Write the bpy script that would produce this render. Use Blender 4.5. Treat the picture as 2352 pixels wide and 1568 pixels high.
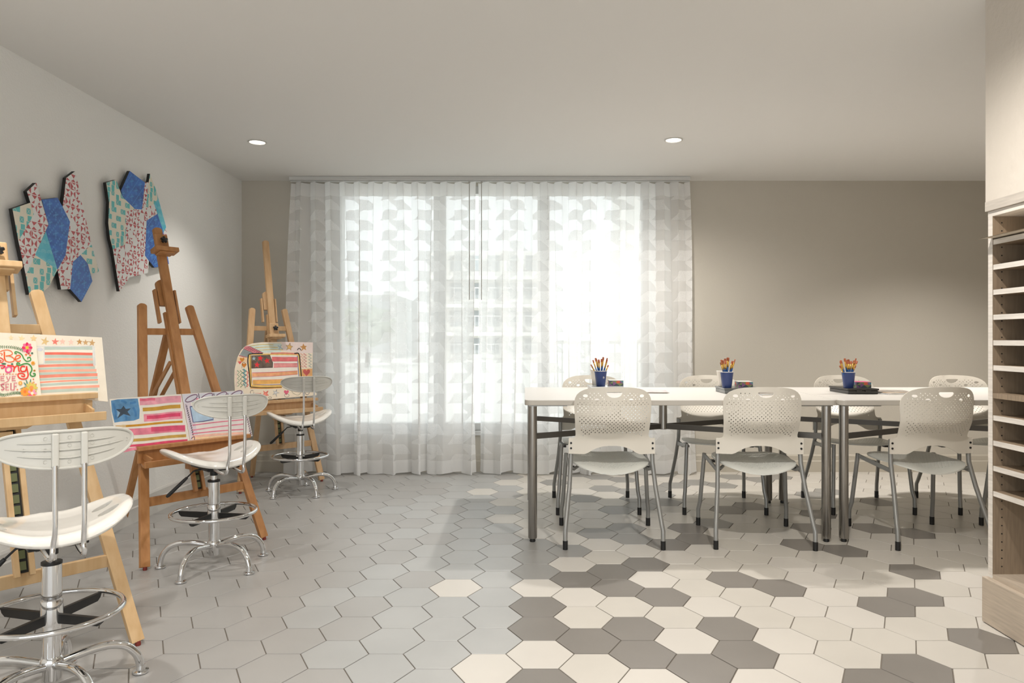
import bpy, bmesh, math, random
from mathutils import Vector, Matrix
from mathutils.geometry import delaunay_2d_cdt
random.seed(7)
R = math.radians
for o in list(bpy.data.objects): bpy.data.objects.remove(o)
scn = bpy.context.scene
col = scn.collection
# ------------------------------------------------------------------ camera
F = 1640.0; CX, CY, CH = 1205.0, 780.0, 1.06
cd = bpy.data.cameras.new('camera'); cam = bpy.data.objects.new('camera', cd); col.objects.link(cam)
cam.location = (0, 0, CH); cam.rotation_euler = (R(90), 0, 0)
cd.sensor_width = 36; cd.lens = 36 * F / 2352
cd.shift_x = (1176 - CX) / 2352; cd.shift_y = (CY - 784) / 2352
cd.clip_start = 0.02; cd.clip_end = 300
scn.camera = cam
# ------------------------------------------------------------------ world, exposure, lights
w = bpy.data.worlds.new('overcast_sky'); scn.world = w; w.use_nodes = True
w.node_tree.nodes['Background'].inputs[0].default_value = (0.93, 0.97, 1.0, 1)
w.node_tree.nodes['Background'].inputs[1].default_value = 2.0
scn.view_settings.view_transform = 'Standard'; scn.view_settings.look = 'None'
scn.view_settings.gamma = 1; scn.view_settings.exposure = 0.16
CEIL, BACK, LEFT = 2.337, 5.74, -2.275
DOWN_AND_FILL = [(-1.726, 4.61, 45, 1), (0.951, 4.56, 125, 1), (-1.72, 2.25, 58, 0), (0.95, 2.2, 105, 0), (-0.4, 0.6, 150, 0), (3.1, 4.5, 150, 0)]  # last two unseen: one added to brighten left wall, one shifted for back wall
def light(name, kind, loc, energy, color, **k):
    d = bpy.data.lights.new(name, kind); o = bpy.data.objects.new(name, d); col.objects.link(o)
    o.location = loc; d.energy = energy; d.color = color
    for a, b in k.items(): setattr(d, a, b)
    return o
sun = light('sun', 'SUN', (0, 0, 30), 2.0, (1, .97, .92), angle=R(3))
sun.rotation_euler = (R(50), 0, R(-25))
WX0, WX1, WZ0, WZ1 = -1.56, 1.03, 0.33, 2.30
pt = light('window_daylight_portal', 'AREA', ((WX0 + WX1) / 2, BACK + .25, (WZ0 + WZ1) / 2), 1, (1, 1, 1), shape='RECTANGLE', size=WX1 - WX0, size_y=WZ1 - WZ0)
pt.rotation_euler = (R(-90), 0, 0); pt.data.cycles.is_portal = True
for i, (x, y, e, v) in enumerate(DOWN_AND_FILL):
    light('downlight_or_fill_beam', 'SPOT', (x, y, CEIL - .03), e, (1, .95, .89), spot_size=R(104 if y > 4.6 else (160 if -1 < x < 1 else 124)), spot_blend=1, shadow_soft_size=.035)

# ------------------------------------------------------------------ helpers
def lin(c):
    return tuple(((v / 255) / 12.92 if v / 255 <= .04045 else ((v / 255 + .055) / 1.055) ** 2.4) for v in c) + (1,)
MATS = {}
def mat(name, c, rough=.5, metal=0, var=0, scale=8, bump=0, bscale=60, stretch=(1, 1, 1), spec=.5, coat=0, c2=None):
    if name in MATS: return MATS[name]
    m = bpy.data.materials.new(name); m.use_nodes = True; MATS[name] = m
    nt = m.node_tree; b = nt.nodes['Principled BSDF']; L = nt.links
    b.inputs['Base Color'].default_value = lin(c); b.inputs['Roughness'].default_value = rough
    b.inputs['Metallic'].default_value = metal; b.inputs['Specular IOR Level'].default_value = spec
    b.inputs['Coat Weight'].default_value = coat
    tc = nt.nodes.new('ShaderNodeTexCoord'); mp = nt.nodes.new('ShaderNodeMapping'); mp.inputs['Scale'].default_value = stretch
    L.new(tc.outputs['Object'], mp.inputs[0])
    if var or c2:
        n = nt.nodes.new('ShaderNodeTexNoise'); n.inputs['Scale'].default_value = scale; n.inputs['Detail'].default_value = 5
        L.new(mp.outputs[0], n.inputs['Vector'])
        r = nt.nodes.new('ShaderNodeValToRGB'); L.new(n.outputs['Fac'], r.inputs[0])
        r.color_ramp.elements[0].position = .33; r.color_ramp.elements[1].position = .67
        a = lin(c)
        if c2: r.color_ramp.elements[0].color = a; r.color_ramp.elements[1].color = lin(c2)
        else:
            r.color_ramp.elements[0].color = tuple(min(1, v * (1 - var)) for v in a[:3]) + (1,)
            r.color_ramp.elements[1].color = tuple(min(1, v * (1 + var)) for v in a[:3]) + (1,)
        L.new(r.outputs[0], b.inputs['Base Color'])
    if bump:
        n2 = nt.nodes.new('ShaderNodeTexNoise'); n2.inputs['Scale'].default_value = bscale; n2.inputs['Detail'].default_value = 3
        L.new(mp.outputs[0], n2.inputs['Vector'])
        bp = nt.nodes.new('ShaderNodeBump'); bp.inputs['Strength'].default_value = bump; bp.inputs['Distance'].default_value = .004
        L.new(n2.outputs['Fac'], bp.inputs['Height']); L.new(bp.outputs[0], b.inputs['Normal'])
    return m
def emis(name, c, s):
    m = bpy.data.materials.new(name); m.use_nodes = True; b = m.node_tree.nodes['Principled BSDF']
    b.inputs['Base Color'].default_value = lin(c); b.inputs['Emission Color'].default_value = lin(c); b.inputs['Emission Strength'].default_value = s
    return m
def tag(o, label=None, cat=None, group=None, kind=None):
    if label: o['label'] = label
    if cat: o['category'] = cat
    if group: o['group'] = group
    if kind: o['kind'] = kind
    return o
def empty(name, loc=(0, 0, 0), rz=0):
    o = bpy.data.objects.new(name, None); col.objects.link(o); o.location = loc; o.rotation_euler = (0, 0, rz)
    o.empty_display_size = .05
    return o
def copy_tree(o, parent=None):
    c = o.copy(); col.objects.link(c)
    if parent: c.parent = parent
    for ch in o.children: copy_tree(ch, c)
    return c
class MB:
    """collects shapes with a material slot for each face"""
    def __init__(s): s.v = []; s.f = []; s.m = []; s.sm = []
    def add(s, vs, fs, mi=0, smooth=False):
        k = len(s.v); s.v += [tuple(v) for v in vs]
        for f in fs: s.f.append([i + k for i in f]); s.m.append(mi); s.sm.append(smooth)
    def box(s, x0, x1, y0, y1, z0, z1, mi=0):
        s.add([(x, y, z) for x in (x0, x1) for y in (y0, y1) for z in (z0, z1)],
              [(0, 1, 3, 2), (4, 6, 7, 5), (0, 4, 5, 1), (2, 3, 7, 6), (0, 2, 6, 4), (1, 5, 7, 3)], mi)
    def beam(s, p, q, wd, dp, side=(1, 0, 0), mi=0, round_top=False):
        """rectangular bar from p to q; wd along side, dp across"""
        p, q = Vector(p), Vector(q); a = (q - p).normalized(); sd = Vector(side); sd = (sd - a * sd.dot(a)).normalized(); n = a.cross(sd)
        prof = [(p, 1.0)]
        if round_top:
            r = wd / 2; q0 = q - a * r * .6
            prof.append((q0, 1.0))
            for t in (25, 45, 62, 78): prof.append((q0 + a * r * .6 * math.sin(R(t)), max(.12, math.cos(R(t)))))
        else: prof.append((q, 1.0))
        vs = []
        for c, k in prof:
            for i, j in ((-1, -1), (1, -1), (1, 1), (-1, 1)): vs.append(c + sd * wd / 2 * i * k + n * dp / 2 * j)
        fs = [(3, 2, 1, 0)]
        for r_ in range(len(prof) - 1):
            for i in range(4): fs.append((r_ * 4 + i, r_ * 4 + (i + 1) % 4, r_ * 4 + 4 + (i + 1) % 4, r_ * 4 + 4 + i))
        e = (len(prof) - 1) * 4; fs.append((e, e + 1, e + 2, e + 3))
        s.add(vs, fs, mi)
    def tube(s, pts, r, seg=12, mi=0, closed=False, caps=True):
        pts = [Vector(p) for p in pts]; n = len(pts)
        rr = r if isinstance(r, (list, tuple)) else [r] * n
        up = None; vs = []
        for i, p in enumerate(pts):
            if closed: t = (pts[(i + 1) % n] - pts[i - 1]).normalized()
            else: t = (pts[min(i + 1, n - 1)] - pts[max(i - 1, 0)]).normalized()
            if up is None:
                up = Vector((0, 0, 1)) if abs(t.z) < .9 else Vector((1, 0, 0))
            up = (up - t * up.dot(t)).normalized(); b = t.cross(up)
            for k in range(seg):
                a = 2 * math.pi * k / seg; vs.append(p + (up * math.cos(a) + b * math.sin(a)) * rr[i])
        fs = []
        for i in range(n if closed else n - 1):
            j = (i + 1) % n
            for k in range(seg): fs.append((i * seg + k, i * seg + (k + 1) % seg, j * seg + (k + 1) % seg, j * seg + k))
        s.add(vs, fs, mi, True)
        if caps and not closed:
            k0 = len(s.v) - len(vs)
            s.f.append([k0 + k for k in range(seg)][::-1]); s.m.append(mi); s.sm.append(False)
            s.f.append([k0 + (n - 1) * seg + k for k in range(seg)]); s.m.append(mi); s.sm.append(False)
    def lathe(s, prof, c=(0, 0, 0), seg=24, mi=0, cap=True):
        vs = []; fs = []
        for r, z in prof:
            for k in range(seg):
                a = 2 * math.pi * k / seg; vs.append((c[0] + r * math.cos(a), c[1] + r * math.sin(a), c[2] + z))
        for i in range(len(prof) - 1):
            for k in range(seg): fs.append((i * seg + k, i * seg + (k + 1) % seg, (i + 1) * seg + (k + 1) % seg, (i + 1) * seg + k))
        s.add(vs, fs, mi, True)
        if cap:
            k0 = len(s.v) - len(vs); s.f.append([k0 + k for k in range(seg)][::-1]); s.m.append(mi); s.sm.append(False)
            k1 = k0 + (len(prof) - 1) * seg; s.f.append([k1 + k for k in range(seg)]); s.m.append(mi); s.sm.append(False)
    def prism(s, poly, y0, y1, mi=0, axis='y'):
        n = len(poly)
        def P(a, b, t): return (a, t, b) if axis == 'y' else ((t, a, b) if axis == 'x' else (a, b, t))
        vs = [P(a, b, y0) for a, b in poly] + [P(a, b, y1) for a, b in poly]
        s.add(vs, [tuple(range(n))[::-1], tuple(range(n, 2 * n))] + [(i, (i + 1) % n, n + (i + 1) % n, n + i) for i in range(n)], mi)
    def build(s, name, mats, parent=None, bevel=0, bseg=2, fix=True):
        me = bpy.data.meshes.new(name); me.from_pydata([tuple(v) for v in s.v], [], s.f)
        for m in (mats if isinstance(mats, (list, tuple)) else [mats]): me.materials.append(m)
        me.polygons.foreach_set('material_index', s.m); me.polygons.foreach_set('use_smooth', s.sm)
        me.update()
        b = bmesh.new(); b.from_mesh(me)
        if fix: bmesh.ops.recalc_face_normals(b, faces=b.faces)
        for e in b.edges:
            if len(e.link_faces) == 2 and e.calc_face_angle(0) > .75: e.smooth = False
        b.to_mesh(me); b.free()
        o = bpy.data.objects.new(name, me); col.objects.link(o)
        if parent: o.parent = parent
        if bevel:
            md = o.modifiers.new('bevel', 'BEVEL'); md.width = bevel; md.segments = bseg; md.limit_method = 'ANGLE'; md.angle_limit = R(40)
        return o
def struct(o): o['kind'] = 'structure'; return o
def smoothpath(pts, n=8):
    """Catmull-Rom through pts"""
    out = []; P = [Vector(p) for p in pts]; P = [P[0] * 2 - P[1]] + P + [P[-1] * 2 - P[-2]]
    for i in range(1, len(P) - 2):
        for k in range(n):
            t = k / n; a, b, c, d = P[i - 1], P[i], P[i + 1], P[i + 2]
            out.append(.5 * ((2 * b) + (c - a) * t + (2 * a - 5 * b + 4 * c - d) * t * t + (3 * b - a - 3 * c + d) * t ** 3))
    out.append(P[-2]); return out
def inside(p, poly):
    x, y = p; c = False; n = len(poly)
    for i in range(n):
        x1, y1 = poly[i]; x2, y2 = poly[(i + 1) % n]
        if (y1 > y) != (y2 > y) and x < (x2 - x1) * (y - y1) / (y2 - y1) + x1: c = not c
    return c
def triangulate(outline, holes=(), extra=()):
    V = []; E = []
    for lp in [outline] + list(holes):
        k = len(V); n = len(lp); V += [Vector(p) for p in lp]; E += [(k + i, k + (i + 1) % n) for i in range(n)]
    V += [Vector(p) for p in extra]
    r = delaunay_2d_cdt(V, E, [], 0, 1e-6)
    P = [tuple(v) for v in r[0]]; out = []; grid = {}
    hb = [(min(p[0] for p in h), max(p[0] for p in h), min(p[1] for p in h), max(p[1] for p in h), h) for h in holes]
    for f in r[2]:
        c = (sum(P[i][0] for i in f) / len(f), sum(P[i][1] for i in f) / len(f))
        if not inside(c, outline): continue
        if any(a < c[0] < b and d < c[1] < e and inside(c, h) for a, b, d, e, h in hb): continue
        out.append(list(f))
    return P, out
def shell(name, outline, holes, top, bot, material, parent, grid=.02, rings=()):
    hs = [(sum(p[0] for p in h) / len(h), sum(p[1] for p in h) / len(h), max(math.dist(p, h[0]) for p in h) / 2 + grid * .35) for h in holes]
    xs = [p[0] for p in outline]; ys = [p[1] for p in outline]; ex = []
    y = min(ys)
    while y < max(ys):
        x = min(xs)
        while x < max(xs):
            if inside((x, y), outline) and all((x - a) ** 2 + (y - b) ** 2 > r * r for a, b, r in hs) and min((x - a) ** 2 + (y - b) ** 2 for a, b in outline) > (grid * .4) ** 2: ex.append((x, y))
            x += grid
        y += grid
    for k in rings: ex += [(a * k, b * k) for a, b in outline if all((a * k - c) ** 2 + (b * k - d) ** 2 > r * r for c, d, r in hs)]
    V, T = triangulate(outline, holes, ex)
    cnt = {}
    for f in T:
        for i in range(len(f)):
            e = (f[i], f[(i + 1) % len(f)]); k = (min(e), max(e)); cnt[k] = cnt.get(k, []) + [e]
    mb = MB(); n = len(V)
    A = [top(*v) for v in V]; B = [bot(*v) for v in V]
    mb.add(A, T, 0, True); mb.add(B, [f[::-1] for f in T], 0, True)
    for k, es in cnt.items():
        if len(es) == 1:
            a, b = es[0]; mb.add([A[a], B[a], B[b], A[b]], [(0, 1, 2, 3)], 0, False)
    return mb.build(name, material, parent, fix=False)
def ray(px, py): return Vector(((px - CX) / F, 1, -(py - CY) / F))
def gpt(px, py, z=0):
    d = ray(px, py); t = (z - CH) / d.z; return Vector((d.x * t, t, z))

# ------------------------------------------------------------------ materials
M_wl = mat('left_wall_paint', (232, 231, 227), .8, bump=.35, bscale=90)
M_wb = mat('back_wall_paint', (192, 186, 174), .85, bump=.15, bscale=160)
M_wr = mat('troweled_plaster', (206, 198, 187), .8, bump=.9, bscale=28)
M_ce = mat('ceiling_paint', (224, 222, 218), .9)
M_tr = mat('white_trim_paint', (205, 203, 198), .45)
M_wf = mat('window_frame_white', (200, 200, 198), .4)
M_ch = mat('chrome', (225, 225, 225), .06, 1)
M_st = mat('brushed_steel', (165, 162, 157), .30, 1, var=.12, scale=30, stretch=(20, 20, .3))
M_gt = mat('grey_powder_coat', (152, 152, 149), .36, .5)
M_bk = mat('black_plastic', (22, 22, 22), .45)
M_bl = mat('black_paint', (16, 14, 14), .5)
M_sw = mat('glossy_white_plastic', (232, 229, 222), .16, coat=.3)
M_sg = mat('pale_grey_plastic', (200, 198, 190), .35)
M_cp = mat('cream_plastic', (220, 214, 202), .42)
M_cs = mat('pale_seat_plastic', (216, 217, 210), .38)
M_tt = mat('white_laminate', (214, 210, 204), .35)
M_te = mat('laminate_edge', (186, 180, 170), .5)
WA = mat('light_beech', (212, 180, 136), .5, c2=(198, 162, 116), scale=6, stretch=(6, 6, .8))
WB = mat('honey_beech', (186, 134, 84), .5, c2=(166, 114, 66), scale=6, stretch=(6, 6, .8))
WC = mat('pale_beech', (206, 172, 132), .5, c2=(192, 154, 112), scale=6, stretch=(6, 6, .8))
M_oak = mat('grey_oak_veneer', (142, 124, 103), .55, var=.12, scale=9, stretch=(14, 14, 1))
M_oak2 = mat('pale_oak_edge', (214, 207, 198), .5, var=.10, scale=9, stretch=(14, 1, 14))
M_oak3 = mat('oak_plinth', (184, 170, 153), .5, var=.10, scale=9, stretch=(14, 1, 14))
M_brass = mat('aged_metal', (110, 116, 84), .4, .7)
M_red = mat('red_rubber', (120, 40, 30), .5)

# ------------------------------------------------------------------ floor: hexagonal tiles
S = 0.11553; HP = 0.21453; GX, GY = 0.0518, 2.840
T_w = mat('tile_white', (200, 195, 187), .36, var=.03, scale=3)
T_w2 = mat('tile_warm_white', (195, 190, 181), .36, var=.04, scale=3)
T_d = mat('tile_dark', (124, 119, 113), .38, var=.05, scale=4)
T_m = mat('tile_mid', (146, 144, 140), .38, var=.05, scale=4)
T_g = mat('tile_grey', (161, 159, 156), .34, var=.04, scale=3)
T_g2 = mat('tile_pale_grey', (167, 167, 165), .34, var=.05, scale=3)
M_gr = mat('grout', (120, 112, 102), .9)
def zz(pts, ox, oy, s): return [(ox + x * s, oy + y * s) for x, y in pts]
darks = zz([(135,1050),(1660,1050),(1935,1000),(2240,870),(880,1005),(1095,943),(590,942),(320,875),(540,817),(1010,817),(100,815),(100,710),(690,662),(1790,713),(1940,665),(470,618),(260,577),(440,537),(605,500),(1270,620),(1030,577),(1940,540),(720,407),(855,380),(815,327),(1595,437),(1390,405),(1735,327),(1945,350),(1430,325),(1045,238),(1130,218),(1460,257),(1770,200)], 1200, 1060, .4677)
mids = zz([(80,537),(60,467),(230,435),(545,380),(385,352),(700,203),(460,238),(530,147),(405,130),(1040,72),(1180,85),(1290,75),(995,115),(850,100),(350,68),(700,62),(1400,155),(1530,150),(300,180),(60,400),(150,90)], 1200, 1060, .4677)
whites = zz([(1690,755),(1880,1240),(2170,1150),(2170,755),(1990,243),(1845,178),(2000,122),(2140,140),(2250,90),(1975,343)], 400, 1060, .38265)
def cell(px, py):
    p = gpt(px, py); i = round((p.x - GX) / (1.5 * S)); j = round((p.y - GY - (HP / 2 if i % 2 else 0)) / HP); return i, j
cd_ = {cell(*p): 2 for p in darks}; cm_ = {cell(*p): 3 for p in mids}; cw_ = {cell(*p): 0 for p in whites}
fl = MB(); rnd = random.Random(3)
fl.add([(-2.4, -2.6, -.003), (5, -2.6, -.003), (5, 5.95, -.003), (-2.4, 5.95, -.003)], [(0, 1, 2, 3)], 6)
for i in range(-15, 30):
    for j in range(-26, 16):
        x = GX + i * 1.5 * S; y = GY + j * HP + (HP / 2 if i % 2 else 0)
        if y < -2.5 or y > 5.85 or x > 4.9 or x < -2.45: continue
        k = (i, j)
        if k in cd_: m = 2
        elif k in cm_: m = 3
        elif k in cw_: m = 0
        elif i <= -1: m = 5 if i > -6 and rnd.random() < .75 - .13 * (-i) + .3 else 4
        elif i <= 6 and y > 4.0: m = 3 if rnd.random() < .28 else (1 if rnd.random() < .5 else 0)
        else: m = 0 if rnd.random() < .6 else 1
        g = S - .0018; hh = g - .0012
        ky = HP / (S * math.sqrt(3))
        a = [(x + g * math.cos(R(60 * t)), y + g * ky * math.sin(R(60 * t)), -.0015) for t in range(6)]
        b = [(x + hh * math.cos(R(60 * t)), y + hh * ky * math.sin(R(60 * t)), 0) for t in range(6)]
        fl.add(b + a, [(0, 1, 2, 3, 4, 5)] + [(t, t + 6, (t + 1) % 6 + 6, (t + 1) % 6) for t in range(6)], m)
struct(fl.build('floor', [T_w, T_w2, T_d, T_m, T_g, T_g2, M_gr], fix=False))
# slab under the tiles
mb = MB(); mb.box(-2.5, 5, -2.6, 6.0, -.2, -.004); struct(mb.build('trim_1', M_gr))
# ------------------------------------------------------------------ room shell
mb = MB(); mb.box(-2.5, 5, -2.6, 6.0, CEIL, CEIL + .15); struct(mb.build('ceiling', M_ce))
mb = MB(); mb.box(LEFT - .15, LEFT, -2.6, 6.0, 0, CEIL); struct(mb.build('wall_left', M_wl))
mb = MB()
mb.box(LEFT, WX0, BACK, BACK + .2, 0, CEIL); mb.box(WX1, 5, BACK, BACK + .2, 0, CEIL)
mb.box(WX0, WX1, BACK, BACK + .2, 0, WZ0); mb.box(WX0, WX1, BACK, BACK + .2, WZ1, CEIL)
struct(mb.build('wall_back', M_wb))
mb = MB(); mb.box(1.735, 2.2, -2.6, 2.688, 1.5775, CEIL); mb.box(2.125, 2.2, -2.6, 2.688, 0, 1.5775)
mb.box(2.2, 4.6, 2.55, 2.688, 0, CEIL); mb.box(4.6, 4.75, 2.55, BACK, 0, CEIL)
struct(mb.build('wall_right', M_wr))
def baseboard(name, p0, p1, nrm, m):
    mb = MB(); p0, p1, n = Vector(p0), Vector(p1), Vector(nrm)
    prof = [(0, 0), (.016, 0), (.016, .085), (.011, .092), (.011, .128), (.005, .140), (0, .140)]
    vs = [p + n * a + Vector((0, 0, b)) for p in (p0, p1) for a, b in prof]; k = len(prof)
    mb.add(vs, [tuple(range(k)), tuple(range(k, 2 * k))] + [(i, (i + 1) % k, k + (i + 1) % k, k + i) for i in range(k)])
    return struct(mb.build(name, m))
baseboard('baseboard_left', (LEFT, -2.6, 0), (LEFT, BACK, 0), (1, 0, 0), M_tr)
baseboard('baseboard_back', (LEFT, BACK, 0), (4.6, BACK, 0), (0, -1, 0), mat('back_baseboard_paint', (184, 177, 163), .6))
# window frame with three lights
glass = bpy.data.materials.new('window_glass'); glass.use_nodes = True
nt = glass.node_tree; out = nt.nodes['Material Output']; nt.nodes.remove(nt.nodes['Principled BSDF'])
tr = nt.nodes.new('ShaderNodeBsdfTransparent'); gl = nt.nodes.new('ShaderNodeBsdfGlossy'); gl.inputs['Roughness'].default_value = .02
mx = nt.nodes.new('ShaderNodeMixShader'); mx.inputs[0].default_value = .06
tr.inputs[0].default_value = (.96, .98, .97, 1)
nt.links.new(tr.outputs[0], mx.inputs[1]); nt.links.new(gl.outputs[0], mx.inputs[2]); nt.links.new(mx.outputs[0], out.inputs[0])
panes = [(-1.473, -.735), (-.644, .105), (.2, .952)]
mb = MB(); y0, y1 = BACK + .02, BACK + .12
xs = [WX0] + [v for p in panes for v in p] + [WX1]
for a, b in zip(xs[0::2], xs[1::2]): mb.box(a, b, y0, y1, WZ0, WZ1)
for a, b in panes: mb.box(a, b, y0, y1, WZ0, .388); mb.box(a, b, y0, y1, 2.236, WZ1)
mb.box(WX0 - .03, WX1 + .03, BACK - .035, BACK + .02, WZ0 - .035, WZ0)
win = struct(mb.build('window_1', M_wf, bevel=.004))
for a, b in panes:
    mb = MB(); mb.box(a, b, BACK + .065, BACK + .071, .388, 2.236); mb.build('pane', glass, win)
# thin strip standing in for a shadow line low on the left wall
mb = MB(); mb.box(LEFT - .001, LEFT + .0025, 1.5, 3.33, .798, .802); struct(mb.build('wall_shadow_line', M_tr))

# ------------------------------------------------------------------ ceiling downlights
M_em = emis('lamp_glow', (255, 244, 228), 8)
for i, (x, y, e, v) in enumerate(DOWN_AND_FILL):
    if not v: continue
    t = empty('ceiling_downlight', (x, y, CEIL))
    tag(t, ['recessed round ceiling downlight nearer the left wall', 'recessed round ceiling downlight above the craft tables'][i], 'ceiling light', 'recessed ceiling downlights')
    mb = MB(); mb.lathe([(.058, 0), (.060, -.004), (.050, -.006), (.046, -.001), (.058, 0)], seg=32, cap=False); mb.build('trim_ring', M_tr, t, fix=False)
    mb = MB(); mb.lathe([(.046, -.0035), (.02, -.0042)], seg=32); mb.build('lens', M_em, t)

# ------------------------------------------------------------------ curtains
def sheer(name):
    m = bpy.data.materials.new(name); m.use_nodes = True; nt = m.node_tree; N = nt.nodes; L = nt.links
    N.remove(N['Principled BSDF']); out = N['Material Output']
    uv = N.new('ShaderNodeUVMap'); sp = N.new('ShaderNodeSeparateXYZ'); L.new(uv.outputs[0], sp.inputs[0])
    def mt(op, a, b=None, c=None):
        n = N.new('ShaderNodeMath'); n.operation = op
        for i, v in enumerate((a, b, c)):
            if v is None: continue
            if isinstance(v, (int, float)): n.inputs[i].default_value = v
            else: L.new(v, n.inputs[i])
        return n.outputs[0]
    u, v = sp.outputs[0], sp.outputs[1]
    def mask(off, vo, sk):
        fv = mt('FRACT', mt('ADD', mt('DIVIDE', v, .160), vo))
        a = mt('LESS_THAN', fv, .5)
        uu = mt('FRACT', mt('ADD', mt('ADD', mt('DIVIDE', u, .31), off), mt('MULTIPLY', fv, sk)))
        return mt('MULTIPLY', a, mt('LESS_THAN', uu, .40))
    pat = mt('MAXIMUM', mask(0, 0, .36), mask(.5, .5, -.36))
    hem = mt('MAXIMUM', mt('LESS_THAN', v, .115), mt('GREATER_THAN', v, 2.19))
    nz = N.new('ShaderNodeTexNoise'); nz.inputs['Scale'].default_value = 260
    tc = N.new('ShaderNodeTexCoord'); L.new(tc.outputs['Object'], nz.inputs['Vector'])
    grain = mt('MULTIPLY', mt('SUBTRACT', nz.outputs['Fac'], .5), .5)
    op = mt('ADD', mt('ADD', .74, mt('MULTIPLY', pat, mt('ADD', .17, grain))), mt('MULTIPLY', hem, .22))
    op = mt('MINIMUM', op, .96)
    df = N.new('ShaderNodeBsdfDiffuse'); df.inputs[0].default_value = (.93, .93, .925, 1)
    tl = N.new('ShaderNodeBsdfTranslucent'); tl.inputs[0].default_value = (.93, .93, .925, 1)
    m1 = N.new('ShaderNodeMixShader'); m1.inputs[0].default_value = .47
    L.new(df.outputs[0], m1.inputs[1]); L.new(tl.outputs[0], m1.inputs[2])
    tr = N.new('ShaderNodeBsdfTransparent'); m2 = N.new('ShaderNodeMixShader')
    L.new(op, m2.inputs[0]); L.new(tr.outputs[0], m2.inputs[1]); L.new(m1.outputs[0], m2.inputs[2]); L.new(m2.outputs[0], out.inputs[0])
    return m
M_sheer = sheer('sheer_fabric')
def curtain(x0, x1, xb0, xb1, ph, label, wand_x):
    root = empty('sheer_curtain', ((x0 + x1) / 2, 5.61, 0))
    tag(root, label, 'curtain', 'sheer curtain panels')
    cx = (x0 + x1) / 2; nx, nz = 560, 46; z1 = 2.300; z0 = .012
    vs = []; uvs = []; rn = random.Random(ph)
    kink = [rn.uniform(-1, 1) for _ in range(40)]
    def nse(t):
        i = int(math.floor(t)) % 40; f = t - math.floor(t); f = f * f * (3 - 2 * f); return kink[i] * (1 - f) + kink[(i + 1) % 40] * f
    for j in range(nz + 1):
        v = j / nz; z = z0 + (z1 - z0) * v; b = 1 - v
        for i in range(nx + 1):
            u = i / nx; xt = x0 + (x1 - x0) * u; xb = xb0 + (xb1 - xb0) * u
            wob = .10 * nse(u * 9 + 3) * b ** .7
            x = xt * v + xb * b
            p1 = 2 * math.pi * (x - x0 + wob * .35) / .114
            p2 = 2 * math.pi * (x - x0 + wob) / .235 + ph
            a1 = .030 * (1 - .55 * b); a2 = .034 * min(1, b * 1.6)
            y = a1 * math.sin(p1) + a2 * math.sin(p2) + .012 * nse(u * 22) * b
            xx = x + (.0105 * (1 - .5 * b)) * math.sin(2 * p1) + .020 * b * math.sin(2 * p2)
            zz_ = z + (.010 * math.sin(p2 + 1) + .006 * nse(u * 14)) * max(0, 1 - v * 14) - .006 * (1 + math.cos(p1)) * max(0, v * 14 - 13)
            vs.append((xx - cx, y, zz_)); uvs.append(((x1 - x0) * u * 1.12, z))
    fs = [(j * (nx + 1) + i, j * (nx + 1) + i + 1, (j + 1) * (nx + 1) + i + 1, (j + 1) * (nx + 1) + i) for j in range(nz) for i in range(nx)]
    me = bpy.data.meshes.new('fabric'); me.from_pydata(vs, [], fs); me.materials.append(M_sheer)
    me.polygons.foreach_set('use_smooth', [True] * len(fs))
    ul = me.uv_layers.new(name='UVMap')
    for lp in me.loops: ul.data[lp.index].uv = uvs[lp.vertex_index]
    o = bpy.data.objects.new('fabric', me); col.objects.link(o); o.parent = root
    mb = MB(); mb.tube([(wand_x - cx, -.055, 2.285), (wand_x - cx, -.058, 1.37)], .0032, 8); mb.lathe([(.007, 0), (.007, .012)], (wand_x - cx, -.055, 2.28), 10)
    mb.build('pull_wand', mat('clear_acrylic', (170, 168, 162), .2), root)
    return root
curtain(-1.835, -.385, -1.89, -.375, 3, 'sheer white curtain panel left of the centre gap, behind the far stool', -.43)
curtain(-.365, 1.292, -.37, 1.345, 5, 'sheer white curtain panel right of the centre gap, behind the craft table', -.335)
mb = MB(); mb.box(-1.84, 1.295, 5.575, 5.66, 2.308, CEIL - .001); mb.box(-1.84, 1.295, 5.60, 5.63, 2.300, 2.308)
tag(mb.build('curtain_track', mat('track_grey', (196, 196, 193), .4), bevel=.002), 'slim grey curtain track fixed along the ceiling over the window', 'curtain track')

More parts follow.
